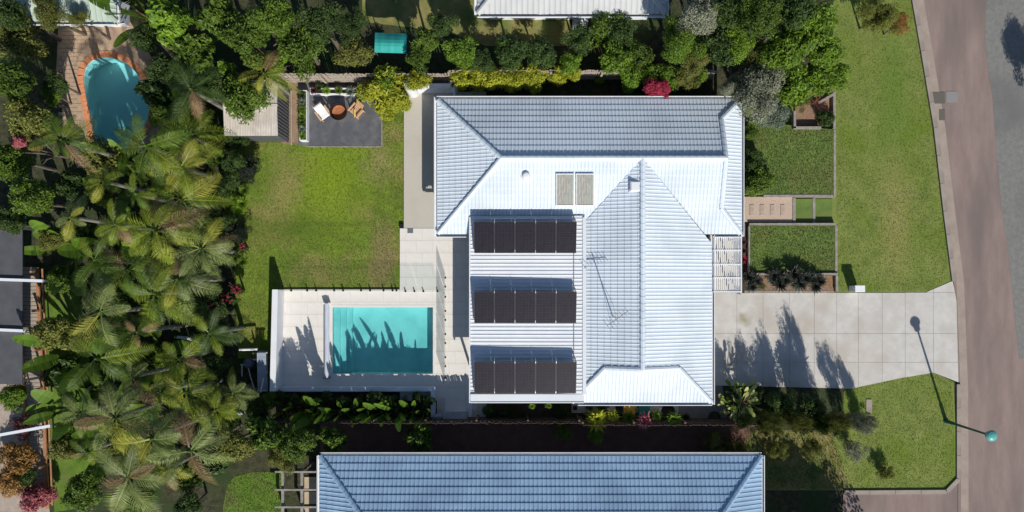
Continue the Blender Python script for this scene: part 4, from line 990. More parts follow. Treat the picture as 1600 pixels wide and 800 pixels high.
# feature wall with rounded ends near the top fence
fw = thing('feature_wall', 'short white rendered wall with a round hollow column at its left end', 'wall', (*P(672,145), 0))
a = P(646,146.5); b = P(707,141.5); MB().box(a[0],a[1],0.1,b[0],b[1],1.30).build('wall', render_white, fw)
MB().box(a[0]-0.03,a[1]-0.03,1.303,b[0],b[1]+0.03,1.36).build('capping', white_paint, fw)
c = P(641.5,134.5,1.3); MB().lathe([(0.30,0),(0.30,1.42),(0.16,1.42),(0.16,0.9),(0,0.9)], (c[0],c[1],0), 28).build('column', render_white, fw)
MB().lathe([(0.0,0.905),(0.155,0.905)], (c[0],c[1],0), 28).build('hollow', mat('hollow_shade', (0.06,0.05,0.05), None), fw)  # dark disc paints the shade inside the column onto its floor
c = P(709,133,1.2); MB().lathe([(0.20,0.1),(0.20,1.25),(0.12,1.25),(0.12,0.8),(0,0.8)], (c[0],c[1],0), 20).build('end_column', render_white, fw)
sheet('shaded_court', [(640,125),(712,125),(712,143.5),(640,143.5)], 0.09, paver)
rl = thing('gate_rail', 'thin white rail linking the round wall end to the roof corner', 'rail', (*P(710,145), 0))
MB().bar((*P(710,134,1.35),1.35),(*P(709,155,1.35),1.35),0.09,0.06).build('rail', white_paint, rl); MB().bar((*P(709.5,148,0.6),0.09),(*P(709.5,147,1.3),1.32),0.05).build('post', white_paint, rl)

# planter boxes on the fire pit patio
def planter(label, x0, y0, x1, y1):
    a = P(x0,y1,0.5); b = P(x1,y0,0.5); t = thing('planter_box', label, 'planter', ((a[0]+b[0])/2,(a[1]+b[1])/2,0.03)); w_ = 0.035; m = MB()
    for q in ((a[0],a[1],b[0],a[1]+w_),(a[0],b[1]-w_,b[0],b[1]),(a[0],a[1]+w_+0.001,a[0]+w_,b[1]-w_-0.001),(b[0]-w_,a[1]+w_+0.001,b[0],b[1]-w_-0.001)): m.box(q[0],q[1],0.03,q[2],q[3],0.52)
    m.build('box', white_paint, t); MB().box(a[0]+w_+0.002,a[1]+w_+0.002,0.04,b[0]-w_-0.002,b[1]-w_-0.002,0.36).build('potting_soil', soil, t)
planter('long white planter box along the top edge of the dark patio', 484.5, 137.5, 559, 147)
planter('long white planter box along the left edge of the dark patio', 468, 141, 479.5, 219.5)
for k,(px,py,c_,lab) in enumerate([(493,143,'maroon','small brown leaved plant at the left end of the top planter'),(512,143,'lime','pale green star shaped plant near the middle of the top planter'),(531,143,'mid','grey green rosette right of the middle of the top planter')]):
    rosplant(lab, px, py, 8, 0.45, c_, 'brom', 'planter_plant', pz=0.36)
rosplant('round variegated rosette at the right end of the top planter', 549, 145, 10, 0.4, 'silver', 'brom', 'planter_plant', pz=0.36)
rosplant('dark green agave leaning from the second spot of the top planter', 501, 139, 8, 0.5, 'dark', 'spiky', 'planter_plant', pz=0.36)
words = ['topmost','second from the top','third from the top','fourth from the top','fifth from the top','sixth from the top','lowest']
for k in range(7): rosplant(words[k]+' leafy plant in the left white planter box', 474, 150+k*10.5, 7.5, 0.45, ['dark','silver','mid','lime','mid','silver','lime'][k], 'brom', 'planter_plant', pz=0.34)

# bins, pots and drums along the service path
def wheelie(label, px, py, body, lid):
    x, y = P(px, py, 0.9); t = thing('wheelie_bin', label, 'bin', (x,y,0.02), 'wheelie bins beside the house'); V = []
    for z, sx, sy in ((0.04,0.19,0.22),(0.92,0.26,0.30)): V += [(-sx,-sy,z),(sx,-sy,z),(sx,sy,z),(-sx,sy,z)]
    MB().add(V, [(0,3,2,1),(4,5,6,7),(0,1,5,4),(1,2,6,5),(2,3,7,6),(3,0,4,7)]).build('body', body, t, local=True)
    MB().bev(-0.28,-0.34,0.925,0.28,0.33,0.99,0.025).build('lid', lid, t, local=True); MB().bar((-0.22,0.37,0.93),(0.22,0.37,0.93),0.03).build('handle', body, t, local=True)
    for s_ in (-1,1): MB().tube([(s_*0.18,0.24,0.10),(s_*0.24,0.24,0.10)],0.10,14).build('wheel', black_m, t, local=True)
wheelie('wheelie bin with yellow lid beside the lower wall of the house', 982.5, 637, bin_dark, bin_yellow)
wheelie('green wheelie bin with green lid beside the lower wall of the house', 1006.5, 639, bin_green, bin_green)
def pot(label, px, py, r, h, m, zb=0.02, fill=True):
    x, y = P(px, py, h); t = thing('plant_pot', label, 'pot', (x,y,zb)); MB().lathe([(r*0.7,0),(r,h),(r*0.86,h),(r*0.8,h*0.8)], n=20).build('vessel', m, t, local=True)
    if fill: MB().lathe([(0,h*0.8),(r*0.82,h*0.8)], n=20).build('potting_soil', soil, t, local=True)
pot('small dark round pot beside the square drain cover', 921, 637, 0.19, 0.3, pot_m)
pot('round blue glazed pot left of the yellow lidded bin', 967.5, 638, 0.20, 0.42, blue_pot)
pot('wide dark drum right of the green bin', 1044, 643, 0.34, 0.6, bin_dark)
pot('dark ring shaped pot alone on the shaded paving', 1116, 652, 0.30, 0.25, pot_m)
m = MB().lathe([(0,0.02),(0.11,0.05),(0.16,0.14),(0.12,0.24),(0,0.28)], (*P(1034,641),0), 18); tag(m.build('white_ball', white_paint, smooth=True), 'small white rounded lid lying on the shaded service path', 'ball')
m = pbox(MB(), 895.5, 634.5, 901.5, 640.5, 0.02, 0.05); tag(m.build('drain_cover', black_m), 'small square black drain cover on the shaded concrete path', 'drain cover')

# pump stand left of the pool wall
pu = thing('pool_pump_stand', 'cluttered pool pump stand with white pipes outside the tall wall', 'pool equipment', (*P(398,575), 0))
MB().box(*P(404,610),0.0,*P(419,548),0.06).build('base', concrete, pu)
bp_ = mat('blue_grey_sheet', (0.30,0.36,0.46), (0.40,0.46,0.56), 8, 0.5)
for k in range(8):
    a = P(403,0,0.9); x = a[0]+k*0.055; MB().bar((x, P(0,607)[1], 0.86), (x, P(0,549)[1], 0.98), 0.04, 0.02).build('slat', bp_, pu)
for py in (549,578,607): MB().bar((P(403,0,0.9)[0]-0.03,P(0,py)[1],0.9),(P(403,0,0.9)[0]+0.45,P(0,py)[1],0.9),0.04).build('frame', white_paint, pu)
for q in ((404,550),(416,550),(404,606),(416,606)): c = P(*q); MB().bar((c[0],c[1],0),(c[0],c[1],0.88),0.05).build('post', grey_metal, pu)
def pipe(pts, r=0.03): MB().tube([(*P(x,y,z),z) for x,y,z in pts], r, 8).build('pipe', white_paint, pu)
pipe([(374,546.5,0.9),(402,545.5,0.95)],0.055); pipe([(376,570,0.5),(388,570,0.5),(388,575,0.5)]); pipe([(386,562,0.35),(403,562,0.4)]); pipe([(392,590,0.2),(397,607,0.5)]); pipe([(412,590,1.0),(407,613,1.1)],0.035); pipe([(388,575,0.5),(392,592,0.2)]); pipe([(378,572,0.3),(378,588,0.1)])
c = P(393,566); MB().lathe([(0,0),(0.24,0.0),(0.25,0.5),(0.20,0.66),(0.08,0.72),(0.08,0.8),(0,0.8)], (c[0],c[1],0.02), 20).build('filter_drum', mat('drum_blue_grey', (0.10,0.12,0.16), None, rough=0.4), pu)
c = P(396,583); MB().tube([(c[0]-0.2,c[1],0.2),(c[0]+0.25,c[1],0.2)],0.12,14).build('pump_motor', black_m, pu)
for x_,y_,x2,y2,zz in ((276,481,311,482,0.9),(276,529,300,527,1.1)):
    pass
m = MB().tube([(*P(277,527,1.2),1.2),(*P(292,528,1.25),1.25),(*P(306,532,1.1),1.1),(*P(315,537,0.9),0.9)],0.07,8); tag(m.build('white_pipe', render_white), 'curved pale pipe lying in the dark palm shade', 'pipe')
m = MB().bar((*P(292,483,0.8),0.8),(*P(311,483,0.85),0.85),0.14,0.03); tag(m.build('white_plank', white_paint), 'short pale plank glinting in the dark shade near red flowers', 'plank')
m = MB().bar((*P(353,651,0.5),0.5),(*P(383,644,0.6),0.6),0.13,0.05); tag(m.build('pale_board', white_paint), 'pale board lying under palms at the lower left corner', 'board')

# ------------------------------------------------------------------ neighbouring houses
def hip_house(name, label, xl, xr, yt, yb_, ez, run, mtl, up_top=True, rise=1.5, wallm=render_white, tiled=True, xin=None, gablet=True):
    """simple hip roof with its visible eave; plan in world metres"""
    t = thing(name, label, 'house', ((xl+xr)/2,(yt+yb_)/2,0)); rp = bpy.data.objects.new('roof', None); COL.objects.link(rp); rp.parent = t
    ry = (yt+yb_)/2; half = (yt-yb_)/2; p = rise/half; gz = xr-run[1]*half; gl = xl+run[0]*half
    kw = dict(roll=0.30, course=0.34, amp=0.03, step=0.03) if not tiled else dict(roll=0.20, course=0.33, amp=0.022, step=0.034)
    if tiled == 'sheet': kw = dict(roll=0.25, course=40, amp=0.02, step=0.0)
    def rp_(mb): o = mb.build('roof_tiles' if tiled is True else 'roof_sheet', mtl, rp); o['kind'] = 'stuff'
    rp_(tiles([[(xl,yt),(gl,ry),(gz,ry),(xr,yt)]], (0,yt),(0,1),ez,p,**kw)); rp_(tiles([[(xl,yb_),(gl,ry),(gz,ry),(xr,yb_)]], (0,yb_),(0,-1),ez,p,**kw))
    rp_(tiles([[(xl,yt),(gl,ry),(xl,yb_)]], (xl,0),(-1,0),ez,rise/(gl-xl),**kw)); rp_(tiles([[(xr,yt),(gz,ry),(xr,yb_)]], (xr,0),(1,0),ez,rise/(xr-gz),**kw))
    cp = MB()
    for seq in ([(xl,yt,ez+.04),(gl,ry,ez+rise+.04)],[(xl,yb_,ez+.04),(gl,ry,ez+rise+.04)],[(xr,yt,ez+.04),(gz,ry,ez+rise+.04)],[(xr,yb_,ez+.04),(gz,ry,ez+rise+.04)],[(gl,ry,ez+rise+.04),(gz,ry,ez+rise+.04)]): c_ = caps(seq); cp.add(c_.v,c_.f)
    o = cp.build('ridge_caps', mtl, rp); o['kind'] = 'stuff'
    MB().box(xl+.5,yb_+.5,0,xr-.5,yt-.5,ez-.03).build('wall', wallm, t)
    gutter((xl,yt),(xr,yt),(0,1),ez,parent=t); gutter((xl,yb_),(xr,yb_),(0,-1),ez,parent=t); gutter((xl,yt),(xl,yb_),(-1,0),ez,parent=t); gutter((xr,yt),(xr,yb_),(1,0),ez,parent=t)
    for k in range(4):
        for yy_ in (yt-.5, yb_+.5):
            cx = xl+1.5+(xr-xl-3)*(k+.5)/4; wn = MB().box(cx-.7,yy_-.03,.9,cx+.7,yy_+.03,1.9).build('window', white_paint, t); MB().box(cx-.62,yy_-.036,.97,cx+.62,yy_+.036,1.83).build('pane', window_glass, wn)
    return t
e = 2.5
nh = hip_house('neighbour_house', 'long neighbour house with blue grey tiled roof at the bottom', P(500,0,e)[0], P(1190,0,e)[0], P(0,712,e)[1], P(0,712,e)[1]-8.0, e, (0.82,0.82), roof_blue)
nh2 = hip_house('neighbour_house', 'neighbour house with plain pale grey metal roof at the top edge', P(746,0,e)[0], P(1040,0,e)[0], P(0,22,e)[1]+8.0, P(0,22,e)[1], e, (0.9,0.9), pale_roof, tiled='sheet')
nh3 = hip_house('neighbour_house', 'neighbour house with pale green metal roof at the top left', P(-160,0,e)[0], P(182,0,e)[0], P(0,34,e)[1]+7.0, P(0,34,e)[1], e, (0.9,0.9), green_roof, tiled='sheet')
# pergola of the lower neighbour
pg2 = thing('pergola', 'grey timber pergola frame beside the blue neighbour roof', 'pergola', (*P(468,780), 0))
for px in (442,472): MB().bar((*P(px,732,2.2),2.2),(*P(px,870,2.2),2.2),0.12,0.12).build('beam', sleeper, pg2)
for py in (737,765,792,820,848): MB().bar((*P(430,py,2.3),2.32),(*P(498,py,2.3),2.32),0.08,0.10).build('rafter', sleeper, pg2)
for px in (442,472):
    for py in (738,866): c = P(px,py,2.2); MB().box(c[0]-.06,c[1]-.06,0,c[0]+.06,c[1]+.06,2.13).build('post', sleeper, pg2)
for k in range(4):
    m = pbox(MB(), 476, 745+k*23, 496, 764+k*23, 0.0, 0.06)
    tag(m.build('paving_slab', mat('sandstone_slab', (0.46,0.36,0.24), (0.54,0.43,0.30), 3)), ['topmost','second','third','lowest'][k]+' sand coloured slab under the grey pergola frame', 'paving slab', 'slabs under the pergola')
# left neighbour deck with dark screen roof
ld = thing('timber_deck', 'long grey and orange timber walkway of the left neighbour', 'deck', (*P(60,600), 0))
for k in range(62):
    y0_ = 420+k*6.0; xs0 = 36+ (y0_-420)*0.045; MB().bar((*P(xs0,y0_),0.25),(*P(xs0+25,y0_),0.25),0.165,0.04).build('board', paling_m if True else sleeper, ld)
for dx, mt in ((27.5,deck_timber),(-2,deck_timber)): MB().bar((*P(36+dx,418),0.30),(*P(36+dx+16.5,792),0.30),0.16,0.10).build('edge_board', mt, ld)
for q in range(7):
    c = P(64+q*2.6, 425+q*60); MB().box(c[0]-.05,c[1]-.05,0,c[0]+.05,c[1]+.05,0.9).build('post', deck_timber, ld)
MB().bar((*P(66,420,0.95),0.95),(*P(82,790,0.95),0.95),0.07,0.04).build('handrail', deck_timber, ld)
cpt = thing('carport', 'dark flat roofed carport with pale cross beams at the left edge', 'carport', (*P(10,500), 0))
MB().box(*P(-60,600,2.4),2.3,*P(34,352,2.4),2.36).build('roof', dark_metal, cpt)
for py, x2 in ((437,68),(515,42),(352,34)): MB().bar((*P(-50,py-2,2.4),2.45),(*P(x2,py+2,2.4),2.45),0.13,0.10).build('beam', sheet_white, cpt)
MB().bar((*P(-20,683,2.4),2.45),(*P(80,665,2.4),2.45),0.13,0.10).build('beam', sheet_white, cpt)
for q in ((30,356),(30,596),(66,439),(78,666)): c = P(*q,2.4); MB().box(c[0]-.05,c[1]-.05,0,c[0]+.05,c[1]+.05,2.29).build('post', grey_metal, cpt)
sheet('left_patio', [(-60,600),(62,600),(78,800),(-60,800)], 0.02, brick_m)
# teal shade canopy
tc_ = thing('shade_canopy', 'teal green canvas canopy on posts in the upper neighbour garden', 'canopy', (*P(611,66), 0))
V = []; 
for j in range(7):
    for i in range(11):
        u, v = i/10, j/6; z_ = 1.9+0.30*math.sin(PI*v)*0.6-0.10*math.sin(PI*u)*(1-math.sin(PI*v))+0.015*math.sin(u*40)
        c = P(586+50*u+ (v*-1), 51+31*v+1.5*u, z_); V.append((c[0],c[1],z_))
MB().add(V, [(j*11+i,j*11+i+1,j*11+i+12,j*11+i+11) for j in range(6) for i in range(10)]).build('canvas', teal_m, tc_)
for q in ((587,52),(635,53),(587,81),(635,83)): c = P(*q,1.9); MB().tube([(c[0],c[1],0),(c[0],c[1],1.86)],0.025,8).build('post', grey_metal, tc_)
wt = thing('storage_box', 'white storage cabinet against the pale roofed neighbour house', 'cabinet', (*P(907,33), 0))
pbox(MB(), 896, 27, 918, 38, 0, 0.85, 0.9).build('body', render_white, wt); pbox(MB(), 895, 26, 919, 39, 0.853, 0.90, 0.9).build('lid', white_paint, wt)
rl2 = MB().bar((*P(146,34,1.0),1.0),(*P(196,31,1.0),1.0),0.12,0.06); tag(rl2.build('grey_beam', mat('beam_blue', (0.14,0.20,0.30), None)), 'blue grey beam at the corner of the pale green roof', 'beam')

# ------------------------------------------------------------------ planting inside the lot
plant('bushy small leaved tree overlapping the left side of the shed roof', 380, 150, 36, 3.8, 'med', 'mid')
plant('bright yellow green shrub beside the dark patio cut corner', 600, 140, 36, 2.2, 'shrub', 'yellow', zr=1.0)
plant('yellow shrub spilling onto the lawn below the patio corner', 604, 174, 17, 1.2, 'shrub', 'yellow')
plant('lime shrub crowding the round hollow wall column', 622, 155, 20, 1.6, 'shrub', 'yellow')
plant('lime shrub above the round hollow wall column', 652, 125, 17, 2.1, 'shrub', 'yellow')
plant('small lime shrub in front of the fence near the feature wall', 604, 122, 22, 2.2, 'shrub', 'lime')
hx = [(722,'first yellow hedge shrub right of the white end column'),(746,'second yellow hedge shrub right of the white end column'),(770,'third yellow hedge shrub right of the white end column'),(793,'fourth yellow hedge shrub above the long roof'),(815,'fifth yellow hedge shrub above the long roof'),(838,'sixth yellow hedge shrub above the long roof'),(872,'small yellow hedge shrub just left of the bare paling stretch')]
for i,(px,lab) in enumerate(hx): plant(lab, px, 120+(3 if i<4 else 1)*(i%2), 20 if i < 6 else 15, 1.9, 'shrub', 'yellow', sy=1.0)
plant('small pale shrub peeping over the bare paling fence', 898, 118, 9, 1.9, 'shrub', 'yellow')
plant('tiny green plant against the shaded palings', 938, 125, 7, 1.0, 'shrub', 'lime')
plant('green hedge shrub left of the red shrub', 986, 121, 19, 2.2, 'shrub', 'lime'); plant('low green hedge shrub directly behind the red shrub', 1010, 116, 17, 2.2, 'shrub', 'lime')
plant('olive hedge shrub right of the red shrub', 1047, 120, 20, 2.3, 'shrub', 'lime'); plant('olive hedge shrub nearest the grey tree', 1072, 121, 19, 2.3, 'shrub', 'olive'); plant('small hedge shrub between olive hedge and grey tree', 1095, 117, 14, 2.0, 'shrub', 'lime')
plant('deep red leaved shrub above the long blue roof slope', 1018, 135, 14, 2.5, 'med', 'red'); plant('lower tip of red leaved foliage touching the roof shadow', 1036, 141, 13, 2.4, 'med', 'red')
plant('large silver grey tree at the top right corner of the roof', 1182, 140, 44, 4.6, 'fine', 'grey'); plant('smaller silver grey tree leaning left of the large grey one', 1142, 136, 18, 3.4, 'fine', 'grey'); plant('silver grey foliage spilling over the upper front lawn', 1204, 176, 27, 2.6, 'fine', 'silver')
plant('yellow green shrub above the bark mulch bed', 1240, 135, 32, 3.0, 'shrub', 'lime'); plant('yellow green shrub at the street side of the mulch bed', 1276, 122, 32, 3.0, 'shrub', 'lime'); plant('yellow green shrub nearest the verge by the top boundary', 1305, 122, 22, 2.6, 'shrub', 'lime')
plant('olive shrub thinning out over the bark mulch', 1250, 158, 18, 1.2, 'feather', 'olive')
plant('small dark green shrub at the corner of the mulch bed', 1290, 186, 15, 0.9, 'med', 'dark')
plant('small leafy shrub between the grey tree and the roof edge', 1174, 208, 13, 1.5, 'med', 'mid'); plant('large round dark green shrub beside the right eave', 1184, 284, 27, 1.7, 'med', 'mid'); plant('dark green shrub above the round shrub by the eave', 1178, 250, 18, 1.5, 'med', 'dark')
t = thing('bare_shrub', 'reddish bare branching shrub in the bark mulch bed', 'shrub', (*P(1268,166), 0.14)); r = random.Random(4)
m = MB(); m.tube([(0,0,0),(-0.05,0.05,0.4),(-0.1,0.12,0.9)],[0.03,0.024,0.015],6)
for k in range(16):
    a = r.uniform(0,6.28); z_ = r.uniform(0.3,0.85); m.tube([(-0.06,0.06,z_),(math.cos(a)*0.25,math.sin(a)*0.25,z_+0.2),(math.cos(a+.2)*0.5,math.sin(a+.2)*0.5,z_+0.35)],[0.014,0.010,0.004],5)
m.build('branches', mat('red_twig', (0.22,0.06,0.035), (0.32,0.11,0.06), 6), t, local=True)
# plants by the pergola and along the drive
rosplant('dark spiky clump closest to the driveway end of the pergola', 1152, 452, 9, 0.7, 'maroon', pz=0.1); rosplant('dark cordyline in the strip halfway along the pergola', 1161, 378, 7, 0.9, 'maroon', pz=0.1)
rosplant('pinkish red cordyline in the strip beside the pergola', 1161, 406, 7, 0.9, 'red', pz=0.1); rosplant('olive brown cordyline below the pinkish one', 1162, 425, 8, 0.9, 'maroon', pz=0.1)
rosplant('dark reddish cordyline near the top of the pergola strip', 1162, 392, 6, 0.8, 'maroon', pz=0.1)
rosplant('dark spiky plant at the house end of the sleeper bed', 1174, 438, 17, 1.0, 'blackleaf', heads=3, pz=0.1)
rosplant('dark spiky plant left of the middle of the sleeper bed', 1217, 436, 19, 1.1, 'blackleaf', heads=3, pz=0.1); rosplant('dark spiky plant right of the middle of the sleeper bed', 1248, 434, 20, 1.2, 'blackleaf', heads=3, pz=0.1); rosplant('dark spiky plant nearest the bare mulch of the sleeper bed', 1273, 440, 16, 1.0, 'blackleaf', heads=3, pz=0.1)
rosplant('blue green agave between the two tallest spiky plants', 1241, 447, 9, 0.6, 'silver', pz=0.1); rosplant('blue green agave at the left of the spiky row', 1206, 440, 8, 0.6, 'silver', pz=0.1); rosplant('blue green agave at the right end of the spiky row', 1283, 437, 9, 0.6, 'silver', pz=0.1)
plant('low olive shrub between two dark spiky plants', 1190, 447, 8, 0.55, 'feather', 'olive')
# lower right garden
def cactus(label, px, py):
    c = P(px, py, 1.5); t = thing('variegated_plant', label, 'plant', (c[0],c[1],0)); r = random.Random(9)
    inst('stem', TR_MESH[0], t, (0,0,0), (0,0,0), (1.6,1.6,1.8), brown_stem)
    for k in range(80):
        a = r.uniform(0,6.28); d = r.uniform(0.1,1.0); s_ = r.uniform(0.5,0.95); z_ = 2.1-d*0.9+r.uniform(-0.2,0.2)
        inst('leaf', PD_[k%6], t, (math.cos(a)*d*0.85, math.sin(a)*d*0.75, z_-0.5), (r.uniform(-.5,.5), r.uniform(0.5,1.5), a+r.uniform(-1,1)), (s_*0.8,s_*2.0,s_*0.8), F['cream' if r.random() < 0.8 else 'lime'])
cactus('big leaved cream and green variegated plant at the house corner', 1160, 633)
plant('dark low shrub in shade right of the variegated plant', 1203, 655, 20, 1.2, 'med', 'dark'); plant('dark small shrub near the shaded driveway edge', 1180, 612, 12, 0.8, 'med', 'dark')
for px, h_, r_, c_, lab in ((1170,3.2,17,'dark','slender feathery tree beside the variegated plant'),(1206,3.3,18,'olive','second slender feathery tree along the lower boundary'),(1250,3.5,19,'olive','feathery tree just left of the tallest one'),(1310,4.3,17,'olive','tallest slender feathery tree at the lower boundary'),(1345,3.1,15,'grey','greyish feathery tree right of the tallest one'),(1366,2.5,12,'grey','last small feathery tree at the street end of the row'),(1285,3.2,17,'dark','dark feathery tree pressed against the tallest one')):
    plant(lab, px-8, 658, r_, h_, 'feather', c_, zr=h_*0.52)
plant('dark bushy shrub filling the shade between two feathery trees', 1268, 640, 24, 2.2, 'med', 'dark', zr=0.9); plant('dark bushy shrub in the shade by the driveway edge', 1222, 630, 22, 2.0, 'med', 'dark', zr=0.9)
plant('thin grey shrub scattered on grass by the lower boundary', 1352, 668, 13, 1.0, 'feather', 'grey'); plant('small spiky grass clump below the variegated plant', 1186, 664, 8, 0.5, 'feather', 'lime')
# service strip
rosplant('large lime green strap leaved bromeliad left of the bins', 933, 655, 22, 1.0, 'yellow', 'brom', cane=1.35); rosplant('smaller lime bromeliad to the right of the large one', 957, 650, 12, 0.9, 'yellow', 'brom', cane=1.30); rosplant('dark green palm like plant behind the large lime bromeliad', 940, 640, 14, 1.0, 'mid', 'spiky')
rosplant('rosy red bromeliad below the green bin', 1008, 657, 15, 1.0, 'pink', 'brom', cane=1.35); rosplant('dark green strap leaved plant below the yellow lidded bin', 982, 654, 15, 0.9, 'mid', 'brom', cane=1.00); rosplant('lime tipped plant between red bromeliad and dark drum', 1026, 650, 10, 0.9, 'lime', 'brom', cane=1.30)
rosplant('tall green and lime strap leaved plant by the dark drum', 1052, 654, 15, 1.2, 'lime', 'brom', cane=1.40); rosplant('dark spiky plant right of the tall strap leaved plant', 1072, 653, 9, 0.7, 'dark', 'spiky')
rosplant('small lime plant peeping from the patio roof edge', 831, 634, 6, 1.2, 'lime', 'brom', cane=1.50); rosplant('second small lime plant peeping from the patio roof edge', 857, 633, 6, 1.2, 'lime', 'brom', cane=1.50)
for k,px in enumerate((766,795,878)): plant(['leftmost','middle','rightmost'][k]+' dark shrub in the shade below the patio roof', px, 643, 12, 0.8, 'med', 'dark')
# banana row below the pool
bl = [(452,640,2.4,'first banana plant from the left below the pool wall',6),(470,634,2.8,'second banana plant from the left below the pool wall',6),(492,640,3.1,'third banana plant from the left whose shadow falls on the deck',7),(512,636,3.6,'tall banana plant throwing the highest shadow on the deck',7),(534,641,2.7,'banana plant right of the tallest shadow on the deck',7),(556,642,2.3,'banana plant at the left half of the pool side',6),(577,640,2.7,'banana plant throwing the left crossed shadow on the water',7),(598,642,2.5,'banana plant throwing the middle shadow on the water',7),(622,640,2.7,'banana plant throwing the pointed shadow on the water',7),(645,642,2.3,'second banana plant from the right end of the row',6),(664,642,2.0,'rightmost small banana plant by the low white wall',6)]
for px,py,h_,lab,n_ in bl: banana(lab, px, py, h_, n_, 'banana', spread=0.42)
for k,(px,r_) in enumerate([(440,13),(462,11),(487,12),(512,12),(536,11),(560,12),(584,12),(607,11),(630,12),(652,11),(668,10)]):
    plant(['first','second','third','fourth','fifth','sixth','seventh','eighth','ninth','tenth','last'][k]+' dark undergrowth shrub from the left below the low pool wall', px, 622+ (k%3)*5, r_, 1.05, 'med', 'dark')
# left strip of the lot: palms and shrubs
pl = [(414,116,4.0,1.5,'palmyellow','yellow green palm arching over the top of the shed',9),(300,140,5.5,1.6,'dark','dark green palm at the top left corner of the lot',11),(296,212,4.6,1.8,'palm','palm with long bright fronds below the shed',9),(286,262,5.4,2.0,'palmyellow','palm with straw coloured fronds beside the dark lawn edge',10),(284,312,4.8,2.0,'palm','palm with lime fronds reaching toward the lawn',9),(316,388,4.6,1.9,'palmgrey','grey green palm hanging over the lawn edge shade',12),(280,436,5.6,1.7,'palmgrey','grey green palm left of the red flowers',9),(282,560,4.6,1.5,'palm','palm with a single golden frond in deep shade',7),(290,612,4.6,1.7,'palm','palm in the lower left corner of the lot',9),(338,640,3.2,1.4,'palm','low palm beside the lower left corner',8),(366,612,2.6,1.2,'palmgrey','low palm below the pool pump stand',8),(330,520,4.4,1.6,'dark','dark palm standing in the deep shade of the strip',9)]
for px,py,h_,L_,c_,lab,n_ in pl: palm(lab, px, py, h_, L_, n_, c_)
sp = [(372,212,22,1.8,'med','dark','dark shrub against the lower left corner of the shed'),(362,250,22,2.2,'med','dark','dark shrub casting round shade on the lawn'),(352,285,22,2.0,'med','dark','glossy green shrub at the middle of the lawn edge'),(345,345,20,1.5,'med','dark','dark shrub behind the bright spiky clump'),(365,200,14,1.6,'shrub','silver','pale leaved shrub overhanging the shed corner'),
      (330,240,20,2.6,'med','mid','leafy shrub among the palms below the shed'),(322,335,18,2.0,'med','dark','dark shrub among palms halfway down'),(345,398,16,1.4,'med','mid','leafy shrub under the grey green palm'),(325,455,20,1.6,'med','dark','dark shrub around the red flowers'),(350,478,16,1.2,'med','dark','dark shrub below the red flowers'),(322,520,22,2.2,'med','dark','dark shrub in the deepest shade of the strip'),(302,480,20,2.4,'med','dark','dark shrub at the far left in shade'),(338,570,20,1.8,'med','dark','dark shrub above the lower left palms'),(312,590,18,2.2,'med','mid','leafy shrub in the lower left corner'),(330,615,18,2.0,'shrub','mid','green shrub between the low corner palms'),(388,632,20,1.8,'med','mid','green shrub just left of the banana row'),(418,628,15,1.5,'shrub','mid','green shrub at the foot of the tall white wall'),(408,650,18,1.6,'med','dark','dark shrub at the start of the lower fence'),(360,655,16,1.6,'shrub','mid','green shrub beside the pale board'),(300,650,16,2.0,'med','dark','dark shrub at the lower left corner of the lot'),(330,128,24,3.4,'med','dark','dark leafy tree in the top left corner'),(300,185,24,3.6,'med','dark','dark leafy tree left of the shed')]
for px,py,r_,h_,k_,c_,lab in sp: plant(lab, px, py, r_, h_, k_, c_)
plant('rounded shrub darkened by painted shade bulging onto the lawn edge', 384, 264, 22, 1.6, 'fine', 'black'); plant('low shrub darkened by painted shade at the lawn edge above the yucca', 372, 362, 17, 1.2, 'fine', 'black')  # both shrubs carry the shade in their leaf colour
rosplant('bright lime spiky clump at the lawn edge', 370, 318, 18, 1.0, 'lime', 'spiky', heads=3); rosplant('dark green yucca beside the small red flowers', 372, 408, 15, 1.0, 'mid', 'spiky', heads=2); rosplant('small green spiky clump above the lime clump', 382, 296, 12, 0.8, 'mid', 'spiky')
def flowers(label, px, py, rpx, h):
    c = P(px, py, h); t = thing('flowering_plant', label, 'flowers', (c[0],c[1],0)); r_ = rpx/32
    inst('stem', TR_MESH[1], t, (0,0,0), (0,0,0), (h*0.8,h*0.8,h), brown_stem); inst('foliage', C_SHRUB[0], t, (0,0,h*0.62), (0,0,1), (r_*0.8,r_*0.8,h*0.35), F['dark']); inst('flower_heads', C_FLOWER[0], t, (0,0,h*0.9), (0,0,RND.uniform(0,6)), (r_,r_,0.4), F['red'])
flowers('bright red flower cluster on the lawn edge', 366, 452, 11, 1.5); flowers('red flower cluster just below the brightest cluster', 353, 468, 12, 1.4); flowers('dim red flower cluster deep in the palm shade', 320, 466, 11, 1.3); flowers('small red flowers beside the dark yucca', 377, 386, 8, 1.0); flowers('dark red flowers in shade below the main clusters', 332, 485, 12, 1.1)

